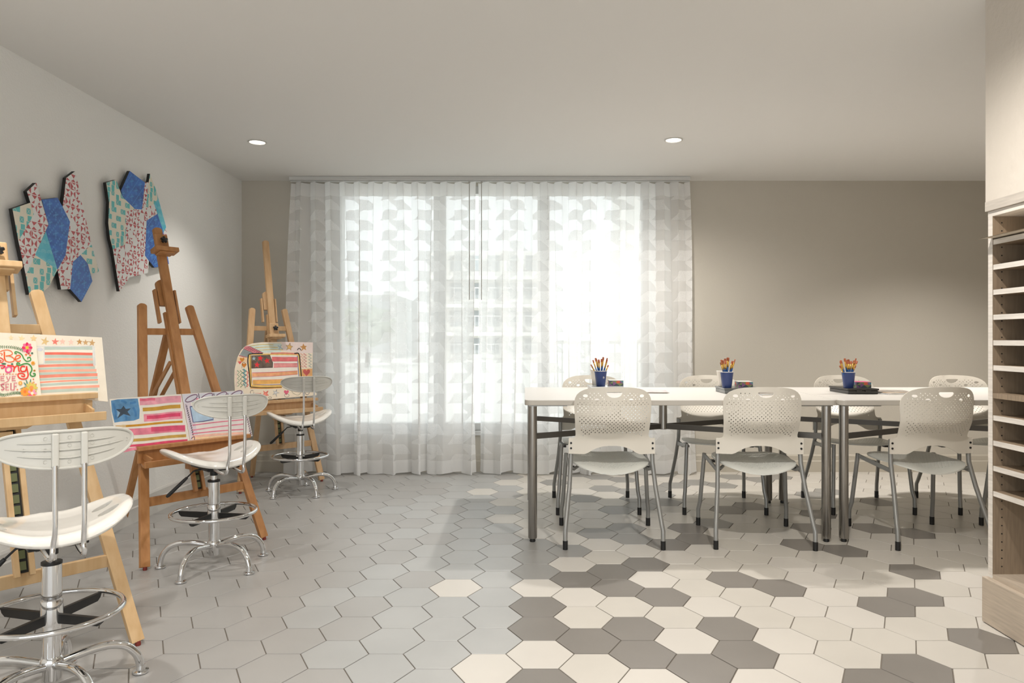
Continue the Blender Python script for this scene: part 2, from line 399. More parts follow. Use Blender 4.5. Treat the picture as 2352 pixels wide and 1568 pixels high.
# ------------------------------------------------------------------ outside the window
M_c1 = mat('pale_render', (232, 230, 226), .9); M_c2 = mat('grey_render', (190, 190, 188), .9); M_dk = mat('dark_opening', (165, 168, 170), .6)
M_gd = mat('bright_paving', (225, 223, 218), .9)
mb = MB(); mb.box(-40, 40, 6.0, 90, -.35, -.25); struct(mb.build('trim_3', M_gd))
def building(x0, x1, y0, y1, z0, z1, nf, label, m, bal=True, cols=5):
    t = empty('apartment_building', ((x0 + x1) / 2, y0, z0)); tag(t, label, 'building', 'buildings outside the window')
    ox = (x0 + x1) / 2
    mb = MB(); mb.box(x0 - ox, x1 - ox, 0, y1 - y0, 0, z1 - z0); mb.build('facade', m, t)
    h = (z1 - z0) / nf
    for f in range(nf):
        for c in range(cols):
            wx = (x1 - x0) / cols; xa = x0 - ox + c * wx
            mb = MB(); mb.box(xa + wx * .2, xa + wx * .8, -.06, .02, f * h + h * .3, f * h + h * .85); mb.build('window', M_dk, t)
        if bal:
            mb = MB(); mb.box(x0 - ox, x1 - ox, -1.0, 0, f * h - .1, f * h + .12); mb.build('balcony_slab', m, t)
            mb = MB(); n = int((x1 - x0) / .25)
            mb.box(x0 - ox, x1 - ox, -1.0, -.95, f * h + 1.05, f * h + 1.12)
            for k in range(n + 1): xk = x0 - ox + k * (x1 - x0) / n; mb.box(xk - .02, xk + .02, -.99, -.96, f * h + .1, f * h + 1.06)
            mb.build('balcony_railing', M_c2, t)
    return t
building(-6, 1.0, 44, 52, -.3, 6.5, 4, 'distant pale apartment block seen through the middle window pane', M_c1, cols=6)
building(3.2, 12, 18, 26, -.3, 9, 4, 'nearer pale building with railed balconies behind the right window pane', M_c1, cols=4)
building(-20, -9, 50, 60, -.3, 4.2, 3, 'low distant building seen through the left window pane', M_c2, bal=False)
tr_ = empty('street_tree', (-7.5, 34, -.3)); tag(tr_, 'hazy round tree outside the left window pane', 'tree')
mb = MB(); mb.tube([(0, 0, 0), (.1, 0, 1.6)], .12, 8); mb.build('trunk', mat('bark', (96, 84, 72), .9), tr_)
bm = bmesh.new(); bmesh.ops.create_icosphere(bm, subdivisions=4, radius=1.3)
for v in bm.verts:
    n = v.co.normalized(); v.co *= 1 + .13 * math.sin(n.x * 9 + 1) * math.cos(n.z * 8) + .06 * math.sin(n.y * 23 + n.z * 17); v.co.z = v.co.z * .75 + 2.0
me = bpy.data.meshes.new('crown'); bm.to_mesh(me); bm.free(); me.materials.append(mat('leaves', (150, 158, 142), .9, var=.3, scale=6)); o = bpy.data.objects.new('crown', me); col.objects.link(o); o.parent = tr_
# terrace railing to the right
t = empty('terrace_railing', (.4, 9.5, -.25)); tag(t, 'thin grey terrace railing outside the right window pane', 'railing')
mb = MB(); mb.box(0, 3.2, -.02, .02, 1.25, 1.3); mb.box(0, 3.2, -.02, .02, .1, .14); mb.build('rail', M_c2, t)
mb = MB()
for k in range(33): mb.box(k * .1 - .007, k * .1 + .007, -.007, .007, .1, 1.27)
mb.build('baluster_row', M_c2, t)

# ------------------------------------------------------------------ bookcase on the right
bc = empty('bookcase', (1.745, 2.686, 0)); tag(bc, 'tall grey oak bookcase with many open shelves at the right edge', 'bookcase')
BD = 1.3   # length towards the camera
mb = MB(); mb.box(0, .36, -.024, 0, .18, 1.52, 0); mb.box(-.0015, .0, -.024, 0, .18, 1.52, 1)
for k in range(44):
    z = .215 + k * .0305
    mb.lathe([(.0028, 0), (.0028, .001)], (0, 0, 0), 8, 2)
    for q in range(-16, 0): x_, y_, z_ = mb.v[q]; mb.v[q] = (.034 + x_, -.0235 - z_ , z + y_)
mb.build('side_panel', [M_oak, M_oak2, M_bk], bc)
mb = MB(); mb.box(0, .36, -BD, -BD + .024, .18, 1.52); mb.build('side_panel', M_oak, bc)
mb = MB(); mb.box(.345, .36, -BD + .024, -.024, .18, 1.52); mb.build('back_panel', M_oak, bc)
mb = MB(); mb.box(-.002, .36, -BD, 0, 1.52, 1.54); mb.build('top_panel', M_oak2, bc)
mb = MB(); mb.box(-.012, .37, -BD - .01, .002, 1.541, 1.577); mb.build('top_trim', mat('grey_trim_veneer', (186, 178, 168), .5, var=.1, scale=9, stretch=(14, 1, 14)), bc)
mb = MB(); mb.box(0, .345, -BD + .024, -.024, .165, .186); mb.build('bottom_panel', M_oak3, bc)
mb = MB(); mb.box(-.024, .34, -BD, .001, .004, .164); mb.box(-.024, -.0005, -BD, .001, .164, .171); mb.build('plinth', M_oak3, bc, bevel=.001)
for k, z in enumerate([1.4326, 1.339, 1.246, 1.153, 1.058, .965, .8615, .779, .685, .591, .497]):
    mb = MB(); mb.box(.002 if k != 6 else .0, .3, -BD + .026, -.026, z - .019, z, 0); mb.box(.0005, .002, -BD + .026, -.026, z - .019, z, 1)
    mb.build('shelf', [M_oak, M_oak2], bc, bevel=0)
mb = MB(); seg = 14
pp = [(-.05 + .26 * (i / seg), .004 * math.sin(i * .6) + .001) for i in range(seg + 1)]
vs = []
for a, b in pp:
    for yy in (-.34, -.02): vs.append((1.745 + a, 2.686 + yy, 1.4336 + b + .012 * max(0, (-yy - .1)) ))
    for yy in (-.34, -.02): vs.append((1.745 + a, 2.686 + yy, 1.4342 + b + .0006 + .012 * max(0, (-yy - .1))))
fs = []
for i in range(seg):
    k = i * 4
    for a, b in ((0, 1), (3, 2), (1, 3), (2, 0)): fs.append((k + a, k + b, k + 4 + b, k + 4 + a))
mb.add(vs, fs); tag(mb.build('paper_sheet', mat('cream_paper', (222, 210, 192), .8)), 'cream paper sheet poking out over the topmost bookcase shelf', 'paper')

# ------------------------------------------------------------------ craft tables
def table(x0, x1, label):
    ya, yb, H = 3.70, 4.70, .7475
    cx, cy = (x0 + x1) / 2, (ya + yb) / 2; hx, hy = (x1 - x0) / 2, .5
    t = empty('craft_table', (cx, cy, 0)); tag(t, label, 'table', 'white craft tables')
    r = .035; out = []
    for sx, sy, a0 in ((1, 1, 0), (-1, 1, 90), (-1, -1, 180), (1, -1, 270)):
        for k in range(6): a = R(a0 + 18 * k); out.append((sx * (hx - r) + r * math.cos(a), sy * (hy - r) + r * math.sin(a)))
    def ring(s, z): return [(x * (1 - s / hx), y * (1 - s / hy), z) for x, y in out]
    n = len(out); mb = MB(); vs = ring(.001, H) + ring(0, H - .003) + ring(0, H - .026) + ring(.002, H - .028)
    mb.add(vs, [tuple(range(n)), tuple(range(3 * n, 4 * n))[::-1]], 0)
    for k, mi in ((0, 0), (1, 1), (2, 1)): mb.add(vs, [(k * n + i, k * n + (i + 1) % n, (k + 1) * n + (i + 1) % n, (k + 1) * n + i) for i in range(n)], mi)
    mb.build('tabletop', [M_tt, M_te], t)
    lx, ly = hx - .042, hy - .055
    for sx in (-1, 1):
        for sy in (-1, 1):
            mb = MB(); mb.lathe([(.021, .018), (.0235, .022), (.0235, H - .028)], (sx * lx, sy * ly, 0), 28); lg = mb.build('leg', M_st, t)
            mb = MB(); mb.lathe([(.014, 0), (.016, .006), (.012, .019)], (sx * lx, sy * ly, 0), 16); mb.build('glide', M_bk, lg)
            mb = MB(); mb.box(min(sx * lx, sx * (lx - .16)) - .02, max(sx * lx, sx * (lx - .16)) + .02, sy * ly - .035, sy * ly + .035, H - .034, H - .028); mb.build('mounting_plate', M_gt, t)
            mb = MB(); mb.beam((sx * (lx - .015), sy * (ly - .015), .552), (sx * .02, sy * .012, .552), .012, .030, (0, 1, 0)); mb.build('cross_beam', mat('dark_steel', (104, 101, 97), .4, .8), t)
    mb = MB(); mb.lathe([(.0, .535), (.022, .535), (.024, .537), (.024, H - .028)], (0, 0, 0), 28); mb.build('centre_post', M_st, t)
    return t
table(.0, 1.628, 'white rectangular craft table nearer the window with round steel legs')
table(1.636, 3.25, 'white rectangular craft table nearer the bookcase with round steel legs')

# ------------------------------------------------------------------ stacking chairs
def make_chair():
    t = empty('stacking_chair')
    K, KZ, ZT = .00069, .000716, .826
    half = [(0, 277), (60, 278), (110, 280), (150, 284), (190, 291), (222, 302), (248, 317), (268, 337), (281, 362), (287, 395), (286, 440), (283, 490), (280, 540), (277, 590), (274, 630), (276, 645), (284, 654), (300, 657), (322, 657), (325, 662), (325, 772), (280, 773), (207, 773), (180, 762), (150, 743), (115, 727), (70, 714), (30, 710)]
    out = [(x * K, ZT - (y - 277) * KZ) for x, y in half]
    out = out + [(-x, z) for x, z in reversed(out[1:])]
    def oval(cx, cy, rx, ry, n=10, rot=0): return [(cx + rx * math.cos(2 * math.pi * k / n + rot), cy + ry * math.sin(2 * math.pi * k / n + rot)) for k in range(n)]
    holes = [[(x * K, ZT - (y - 277) * KZ) for x, y in [(-58, 319), (-52, 314), (52, 314), (58, 319), (57, 326), (50, 336), (38, 345), (20, 351), (0, 353), (-20, 351), (-38, 345), (-50, 336), (-57, 326)]]]
    big = [(125, 370), (208, 343)]
    for s in (-1, 1):
        for a, b in big: holes.append(oval(s * a * K, ZT - (b - 277) * KZ, 18 * K, 11 * KZ, 12))
    reg = [(60, 352), (40, 370), (0, 388), (-40, 370), (-60, 352), (-80, 325), (-185, 318), (-250, 345), (-268, 400), (-262, 480), (-245, 560), (-215, 645), (-195, 640), (-150, 612), (150, 612), (195, 640), (215, 645), (245, 560), (262, 480), (268, 400), (250, 345), (185, 318), (80, 325)]
    j = 0; y = 324
    while y < 645:
        x = -290 + (14.5 if j % 2 else 0)
        while x < 290:
            if inside((x, y), reg) and all(math.hypot((abs(x) - a) / 1.35, y - b) > 21 for a, b in big):
                holes.append(oval(x * K, ZT - (y - 277) * KZ, .0031, .0031, 6))
            x += 29
        y += 13.6; j += 1
    def back(u, z, off):
        tz = (z - .47) / .36
        k = max(0, min(1, (z - .54) / .12)); k = k * k * (3 - 2 * k)
        z2 = z; y = -.128 - .034 * k - .022 * tz * tz
        y -= .070 * max(0, 1 - (u / .2) ** 2) * (.35 + .65 * k)
        return Vector((u, y - off, z - .004))
    shell('backrest', out, holes, lambda u, z: back(u, z, .0025), lambda u, z: back(u, z, -.0025), M_cp, t, .022)
    for s in (-1, 1):   # bolts on the bracket plates
        mb = MB()
        for zb in (.527, .500):
            p = back(s * .212, zb, .003); mb.lathe([(.0055, 0), (.0055, .003)], (0, 0, 0), 12)
            for q in range(-24, 0): a, b, c = mb.v[q]; mb.v[q] = (p.x + a, p.y - c, p.z + b)
        mb.build('bolt', M_bk, t)
    # seat
    so = []
    for k in range(48):
        a = 2 * math.pi * k / 48; c, s_ = math.cos(a), math.sin(a); e = 2 / 3.4
        so.append((.203 * abs(c) ** e * (1 if c > 0 else -1), .012 + .212 * abs(s_) ** e * (1 if s_ > 0 else -1)))
    sh = []
    y = -.15; j = 0
    while y < .19:
        x = -.17 + (.009 if j % 2 else 0)
        while x < .17:
            if (x / .175) ** 4 + ((y - .012) / .175) ** 4 < .85: sh.append(oval(x, y, .0030, .0030, 5))
            x += .018
        y += .0155; j += 1
    def seat(u, v, off):
        e = ((abs(u) / .203) ** 3.4 + (abs(v - .012) / .212) ** 3.4)
        z = .426 - .014 * math.exp(-((u / .11) ** 2)) * (1 - .5 * max(0, v) / .2) + .008 * abs(v) / .2
        if v < 0: z -= .038 * (v / .2) ** 2 * (1 - (u / .205) ** 2 * .6)
        z -= .022 * max(0, e - .55) ** 1.5
        return Vector((u, v, z - off))
    shell('seat', so, sh, lambda u, v: seat(u, v, 0), lambda u, v: seat(u, v, .007), M_cs, t, .02)
    for s in (-1, 1):
        mb = MB(); mb.tube([(s * .211, -.116, .541), (s * .212, -.115, .47), (s * .213, -.118, .42), (s * .222, -.158, .30), (s * .243, -.222, .125), (s * .247, -.235, .095), (s * .247, -.237, .035)], .0115, 12)
        lg = mb.build('leg', M_gt, t)
        mb = MB(); mb.tube([(s * .247, -.237, .045), (s * .247, -.237, 0)], .0128, 12); mb.build('foot_cap', M_bk, lg)
        mb = MB(); mb.tube([(s * .222, .185, .420), (s * .224, .187, .39), (s * .240, .218, .14), (s * .247, .232, .095), (s * .247, .235, .035)], .0115, 12)
        lg = mb.build('leg', M_gt, t)
        mb = MB(); mb.tube([(s * .247, .235, .045), (s * .247, .235, 0)], .0128, 12); mb.build('foot_cap', M_bk, lg)
        mb = MB(); mb.beam((s * .215, -.125, .378), (s * .222, .19, .410), .010, .022, (1, 0, 0)); mb.tube([(s * .213, -.12, .392), (s * .195, -.09, .380), (s * .17, -.05, .389)], .009, 8)
        mb.build('seat_rail', M_gt, t, bevel=.002)
        for ya_, za_ in ((.06, .388), (-.05, .372)):
            mb = MB(); mb.box(s * .2 - .012, s * .2 + .012, ya_, ya_ + .04, za_, za_ + .012); mb.build('seat_clip', M_bk, t)
    return t
chair = make_chair(); first = [True]
def put_chair(x, y, rz, label, group):
    c = chair if first[0] else copy_tree(chair); first[0] = False
    c.location = (x, y, 0); c.rotation_euler = (0, 0, rz); tag(c, label, 'chair', group)
g1 = 'perforated chairs on the near side of the craft tables'; g2 = 'perforated chairs on the far side of the craft tables'
put_chair(.455, 3.845, R(-.6), 'cream perforated chair on the near side, leftmost, closest to the window-side table corner', g1)
put_chair(1.228, 3.84, R(-3), 'cream perforated chair on the near side, second from the left, beside the paired table legs', g1)
put_chair(2.11, 3.85, R(4), 'cream perforated chair on the near side just left of the bookcase, slightly turned', g1)
put_chair(2.86, 3.85, 0, 'cream perforated chair on the near side mostly hidden behind the bookcase', g1)
put_chair(.447, 4.56, R(180.5), 'cream perforated chair on the far side before the sheer curtain, behind the lettered cup', g2)
put_chair(1.220, 4.56, R(179), 'cream perforated chair on the far side beside the curtain edge, behind the white paper cup', g2)
put_chair(2.117, 4.56, R(180), 'cream perforated chair on the far side against the beige wall, behind the black tray', g2)
put_chair(2.880, 4.56, R(181), 'cream perforated chair on the far side at the right, partly behind the bookcase', g2)

# ------------------------------------------------------------------ drafting stools
def make_stool():
    t = empty('drafting_stool')
    n = 80; a_, b_ = .216, .176; out = []
    for k in range(n):
        a = 2 * math.pi * k / n; c, s = math.cos(a), math.sin(a)
        e = 2 / 2.5; out.append((a_ * abs(c) ** e * (1 if c > 0 else -1), b_ * abs(s) ** e * (1 if s > 0 else -1)))
    holes = []
    for s in (-1, 1):
        for (cx, cy, ang) in ((.140, .012, 12), (.142, -.058, 4)):
            h = []
            for k in range(14):
                a = 2 * math.pi * k / 14; x = .030 * math.cos(a); y = .019 * math.sin(a)
                h.append((s * (cx + x * math.cos(R(ang)) - y * math.sin(R(ang))), cy + x * math.sin(R(ang)) + y * math.cos(R(ang))))
            holes.append(h if s > 0 else h[::-1])
    def rho(u, v): return min(1, ((abs(u) / a_) ** 2.5 + (abs(v) / b_) ** 2.5) ** .4)
    def base(u, v): return .506 + .062 * (abs(u) / a_) ** 1.9 + .012 * max(0, v / b_) * math.exp(-(u / .05) ** 2) - .012 * (v / b_) ** 2
    def topf(u, v):
        r = rho(u, v); k = max(0, (r - .84) / .16); return Vector((u, v + .026, base(u, v) + .008 * min(1, r / .84) ** 6 - .019 * (1 - math.sqrt(max(0, 1 - k * k)))))
    def botf(u, v):
        r = rho(u, v); k = max(0, (r - .84) / .16); return Vector((u, v + .026, base(u, v) - .014 - .012 * min(1, max(0, (r - .5) * 3)) + .015 * (1 - math.sqrt(max(0, 1 - k * k)))))
    shell('seat', out, holes, topf, botf, M_sw, t, .014, (.86, .9, .935, .96, .98, .992))
    # backrest: curved oval panel with ribs
    bw, bh, zc = .168, .050, .763
    def bp(u, z, off): # concave towards the sitter
        return Vector((u, -.245 + .055 * (u / bw) ** 2 - off, z + .012 * (u / bw) ** 2))
    bo = []
    for k in range(60):
        a = 2 * math.pi * k / 60; c, s = math.cos(a), math.sin(a); bo.append((bw * abs(c) ** (2 / 2.6) * (1 if c > 0 else -1), zc + bh * abs(s) ** (2 / 2.1) * (1 if s > 0 else -1)))
    br = shell('backrest', bo, [], lambda u, z: bp(u, z, .0), lambda u, z: bp(u, z, -.006), M_sg, t, .012)
    mb = MB(); mb.tube([bp(u, z, .001) for u, z in bo], .0042, 8, closed=True)
    mb.build('rim', M_sg, br)
    for q, zr in enumerate((-.022, 0, .022)):
        mb = MB(); L_ = (.115, .14, .115)[q]
        pts = [bp(L_ * (i / 16 * 2 - 1), zc + zr * (1 - .25 * abs(i / 16 * 2 - 1)), .002) for i in range(17)]
        mb.tube(pts, [.0005 + .0022 * math.sin(math.pi * i / 16) ** .5 for i in range(17)], 6); mb.build('rib', M_sg, br)
    mb = MB()
    for u, z in ((-.15, 0), (.15, 0), (-.1, .0), (.1, 0), (-.055, .031), (-.055, 0), (-.055, -.031), (.055, .031), (.055, 0.011), (.055, -.031), (0, .033), (0, .011), (0, -.033)):
        c = bp(u, zc + z, .0); mb.tube([c + Vector((.0045 * math.cos(a * math.pi / 6), -.001, .0045 * math.sin(a * math.pi / 6))) for a in range(12)], .0006, 5, closed=True)
    mb.build('mould_mark', M_sg, br)
    for s in (-1, 1):
        x = s * .034
        mb = MB(); mb.beam(bp(x, zc - .046, .006), bp(x, zc + .045, .006), .017, .016); mb.build('socket', M_sg, br, bevel=.004)
        mb = MB(); mb.tube(smoothpath([(x, -.252, zc - .04), (x, -.250, .60), (x, -.246, .545), (x * 1.05, -.232, .505), (x * 1.1, -.232, .480), (x * 1.15, -.215, .463), (x * 1.2, -.17, .463), (x * 1.25, -.10, .472)], 6), .0068, 12)
        mb.build('support_rod', M_ch, t)
    mb = MB(); mb.box(-.075, .075, -.11, .08, .466, .474); mb.box(-.05, .05, -.06, .05, .452, .466); mb.build('mounting_plate', M_bk, t, bevel=.003)
    mb = MB(); mb.tube([(-.04, .0, .462), (-.085, .02, .452), (-.115, .032, .420)], .0035, 8, 0); mb.tube([(-.110, .030, .425), (-.122, .035, .412), (-.185, .052, .350), (-.192, .054, .344)], [.006, .0075, .0085, .005], 10, 1)
    mb.build('height_lever', [M_bk, M_bk], t)
    mb = MB(); mb.lathe([(.017, .425), (.017, .455)], seg=20); mb.build('column_collar', M_bk, t)
    mb = MB(); mb.lathe([(.0135, .39), (.0135, .43)], seg=20); mb.build('piston', M_ch, t)
    mb = MB(); mb.lathe([(.025, .10), (.025, .288), (.0265, .289), (.0265, .398)], seg=32); cl = mb.build('column', M_ch, t)
    mb = MB(); mb.lathe([(.0275, .395), (.0275, .403), (.014, .404)], seg=32); mb.build('column_cap', M_bk, cl)
    # foot ring
    fr = MB(); fr.tube([(.186 * math.cos(2 * math.pi * k / 56), .186 * math.sin(2 * math.pi * k / 56), .252) for k in range(56)], .0085, 10, closed=True)
    ring = fr.build('foot_ring', M_ch, t)
    mb = MB()
    for k in range(4):
        a = R(45 + 90 * k - 8); c, s = math.cos(a), math.sin(a)
        prof = [(.02, .25), (.181, .25), (.176, .236), (.165, .226), (.02, .222)]
        nrm = Vector((-s, c, 0)) * .006
        vs = [Vector((r * c, r * s, z)) + nrm for r, z in prof] + [Vector((r * c, r * s, z)) - nrm for r, z in prof]; m_ = len(prof)
        mb.add(vs, [tuple(range(m_)), tuple(range(m_, 2 * m_))[::-1]] + [(i, (i + 1) % m_, m_ + (i + 1) % m_, m_ + i) for i in range(m_)])
    mb.build('ring_spokes', M_bk, ring)
    mb = MB(); mb.lathe([(.0285, .215), (.0295, .222), (.0295, .285), (.028, .29)], seg=32); mb.build('ring_collar', M_ch, ring)
    mb = MB(); mb.lathe([(.020, .050), (.024, .055), (.024, .085), (.031, .095), (.031, .115), (.026, .122)], seg=28); mb.build('base_hub', M_ch, t)
    for k in range(5):
        a = R(72 * k); c, s = math.cos(a), math.sin(a)
        pr = [(.02, .098), (.06, .106), (.11, .113), (.155, .112), (.195, .098), (.222, .07), (.234, .042), (.238, .018)]
        mb = MB(); mb.tube(smoothpath([(r * c, r * s, z) for r, z in pr], 5), .0125, 12); lg = mb.build('leg', M_ch, t)
        mb = MB(); mb.lathe([(.024, .002), (.0248, .005), (.0235, .009), (.0140, .012), (.0125, .026)], (.238 * c, .238 * s, 0), 20); f_ = mb.build('glide', M_ch, lg)
        mb = MB(); mb.lathe([(.0225, 0), (.0225, .003)], (.238 * c, .238 * s, 0), 20); mb.build('pad', M_bk, lg)
    return t
st = make_stool()
def put_stool(o, x, y, a, base_rot, label):
    o.location = (x, y, 0); o.rotation_euler = (0, 0, R(a)); tag(o, label, 'stool', 'white drafting stools at the easels')
put_stool(st, -1.404, 2.12, 43, 0, 'white drafting stool nearest the camera at the bottom left corner')
s2 = copy_tree(st); put_stool(s2, -1.458, 3.35, 46, 0, 'white drafting stool in front of the easel holding two canvases')
s3 = copy_tree(st); put_stool(s3, -1.561, 4.97, 30, 0, 'white drafting stool farthest back, beside the sheer curtain')
# every stool's five-star base is turned its own way below the swivel
def turn_base(o, deg):
    for ch in o.children:
        if ch.name.split('.')[0] in ('leg', 'foot_ring'): ch.rotation_euler = (0, 0, R(deg))
turn_base(st, 40.5 - 43); turn_base(s2, 43.5 - 46); turn_base(s3, 25 - 30)

# ------------------------------------------------------------------ easels
class Easel:
    def __init__(s, L, Rr, tan, back, mtop, W, label, mbot=.30, clamp=None, clamp_h=None, s_in=.186, tray_x=0):
        L, Rr = Vector((*L, 0)), Vector((*Rr, 0)); mid = (L + Rr) / 2; u = (Rr - L).normalized(); half = (Rr - L).length / 2
        s.mid, s.u, s.v, s.tan = mid, u, Vector((-u.y, u.x, 0)), tan
        t = empty('easel', mid, math.atan2(u.y, u.x)); s.t = t; tag(t, label, 'easel', 'wooden studio easels')
        ln = 1.312; ht = ln / math.hypot(1, tan); bt = ht * tan
        P = lambda x, h, off=0: Vector((x, tan * h + off, h))
        s.P = P; hx = lambda h: half - s_in * h / ht
        for sx in (-1, 1):
            mb = MB(); mb.beam(P(sx * half, .012), P(sx * hx(ht), ht), .042, .022, (1, 0, 0), round_top=True); lg = mb.build('leg', W, t, bevel=.002)
            mb = MB(); mb.lathe([(.009, 0), (.010, .006), (.008, .016)], tuple(P(sx * half, 0)), 12); mb.build('foot_stud', M_red, lg)
        h1 = 1.10 * ht / 1.242; mb = MB(); mb.beam(P(-hx(h1) + .01, h1, .004), P(hx(h1) - .01, h1, .004), .018, .034, (0, 1, 0)); mb.build('upper_crossbar', W, t, bevel=.002)
        mb = MB(); mb.beam(P(-hx(.288) + .012, .288, .004), P(hx(.288) - .012, .288, .004), .018, .042, (0, 1, 0)); mb.build('lower_crossbar', W, t, bevel=.002)
        # rear leg
        mb = MB(); mb.beam((.0, back, .012), P(0, h1 - .01, .035), .036, .020, (1, 0, 0)); rl = mb.build('rear_leg', W, t, bevel=.002)
        mb = MB(); mb.lathe([(.009, 0), (.010, .006), (.008, .016)], (0, back, 0), 12); mb.build('foot_stud', M_red, rl)
        # ratchet rail: two strips with a toothed metal strip between them
        off = -.018
        mb = MB()
        for sx in (-1, 1): mb.beam(P(sx * .021, mbot, off), P(sx * .021, h1 + .10, off), .016, .022)
        mb.build('ratchet_rail', W, t, bevel=.001)
        mb = MB(); mb.beam(P(0, mbot + .01, off + .004), P(0, (clamp or .55), off + .004), .024, .006, mi=0); k = mbot + .02
        while k < (clamp or .55) - .09: mb.beam(P(-.004, k, off - .004), P(-.004, k + .026, off - .006), .018, .006, mi=1); k += .034
        mb.build('ratchet_strip', [M_bk, M_brass], t)
        # guide behind the mast with its two side strips
        g0, g1_ = h1 + .135, h1 + .275
        mb = MB(); mb.beam(P(0, g0, -.008), P(0, g1_, -.008), .082, .022, round_top=True); gb = mb.build('mast_guide', W, t, bevel=.003)
        for sx in (-1, 1):
            mb = MB(); mb.beam(P(sx * .052, h1 + .045, -.006), P(sx * .052, h1 + .22, -.006), .011, .026); mb.build('side_strip', W, gb, bevel=.001)
        # mast
        mb = MB(); mb.beam(P(0, (clamp or .55) + .03, -.042), P(0, mtop, -.042), .046, .020, round_top=True); mb.build('mast', W, t, bevel=.002)
        # struts
        for sx in (-1, 1):
            pr = Vector((0, back, .012)).lerp(P(0, h1 - .01, .035), .62)
            mb = MB(); mb.beam(P(sx * .026, h1 - .16, .006), (sx * .026, pr.y + .0, pr.z - .0), .010, .022); mb.build('strut', W, t, bevel=.001)
        # canvas ledge and tray
        tl = .585 / 2; s.tray = tl; zt = .545 if clamp is None else clamp
        s.zt = zt; y0 = tan * zt
        tray = empty('tray', (tray_x, y0, zt)); tray.parent = t
        mb = MB(); mb.box(-tl, tl, -.085, -.030, 0, .020); mb.build('canvas_ledge', W, tray, bevel=.002)
        mb = MB(); mb.box(-tl + .01, tl - .01, -.058, -.046, -.062, 0)
        mb.build('tray_back', W, tray)
        mb = MB(); pl = [(-tl, -.062), (tl, -.062), (tl, -.062)]
        mb.prism([(-tl, -.150), (tl, -.150), (tl, -.120), (tl - .03, -.040), (-tl + .03, -.040), (-tl, -.120)], -.073, -.062, axis='z'); mb.build('tray_bottom', W, tray)
        mb = MB(); mb.box(-tl - .004, tl + .004, -.152, -.140, -.074, -.044); mb.build('tray_lip', W, tray, bevel=.002)
        for sx in (-1, 1):
            mb = MB(); mb.beam((sx * (tl - .035), -.139, -.048), (sx * (tl - .035), -.059, -.030), .008, .028); mb.build('tray_divider', W, tray)
        mb = MB(); mb.prism([(-.10, -.072), (.10, -.072), (.07, -.088), (-.07, -.088)], -.10, -.03); mb.box(-.035, .035, -.085, -.02, -.125, -.095); mb.build('tray_bracket', W, tray)
        mb = MB(); mb.tube([(0, -.075, -.098), (0, -.082, -.13)], .006, 8); mb.tube([(-.012, -.084, -.13), (.012, -.084, -.13)], .005, 8); mb.build('ratchet_catch', M_brass, tray)
        if clamp_h:
            ct = P(0, clamp_h, -.062); cl = empty('top_clamp', ct); cl.parent = t; cl.rotation_euler = (-math.atan(tan), 0, 0)
            mb = MB(); mb.box(-.034, .034, -.014, .010, .018, .108); mb.build('clamp_block', W, cl, bevel=.006)
            mb = MB(); mb.box(-.062, .062, -.055, .010, -.004, .020); mb.box(-.04, .04, -.045, .01, -.012, -.004); mb.build('clamp_bar', W, cl, bevel=.003)
            mb = MB(); mb.tube([(.0, -.014, .066), (.0, -.034, .066)], .007, 10)
            for k in range(5): a = R(72 * k + 18); mb.tube([(0, -.034, .066), (.018 * math.cos(a), -.034, .066 + .018 * math.sin(a))], [.010, .006], 8)
            mb.build('clamp_knob', M_bk, cl)
        # painting plane frame: origin at the ledge
        cz = math.cos(math.atan(tan)); sz = math.sin(math.atan(tan))
        s.wax = s.v * sz + Vector((0, 0, cz)); s.nrm = s.v * cz - Vector((0, 0, sz))  # nrm points back
EA = Easel((-1.741, 2.003), (-1.342, 2.478), .346, .88, 1.41, WA, 'light beech easel nearest the camera, cut off by the left edge', clamp=.850, clamp_h=1.300, tray_x=-.035)
EB = Easel((-1.747, 3.286), (-1.381, 3.787), .334, .90, 1.66, WB, 'honey beech easel holding two small canvases side by side', clamp=.535, clamp_h=1.518)
EC = Easel((-1.96, 4.92), (-1.52, 5.35), .181, .52, 1.80, WC, 'pale beech easel in the far corner beside the curtain', clamp=.605, clamp_h=1.075)

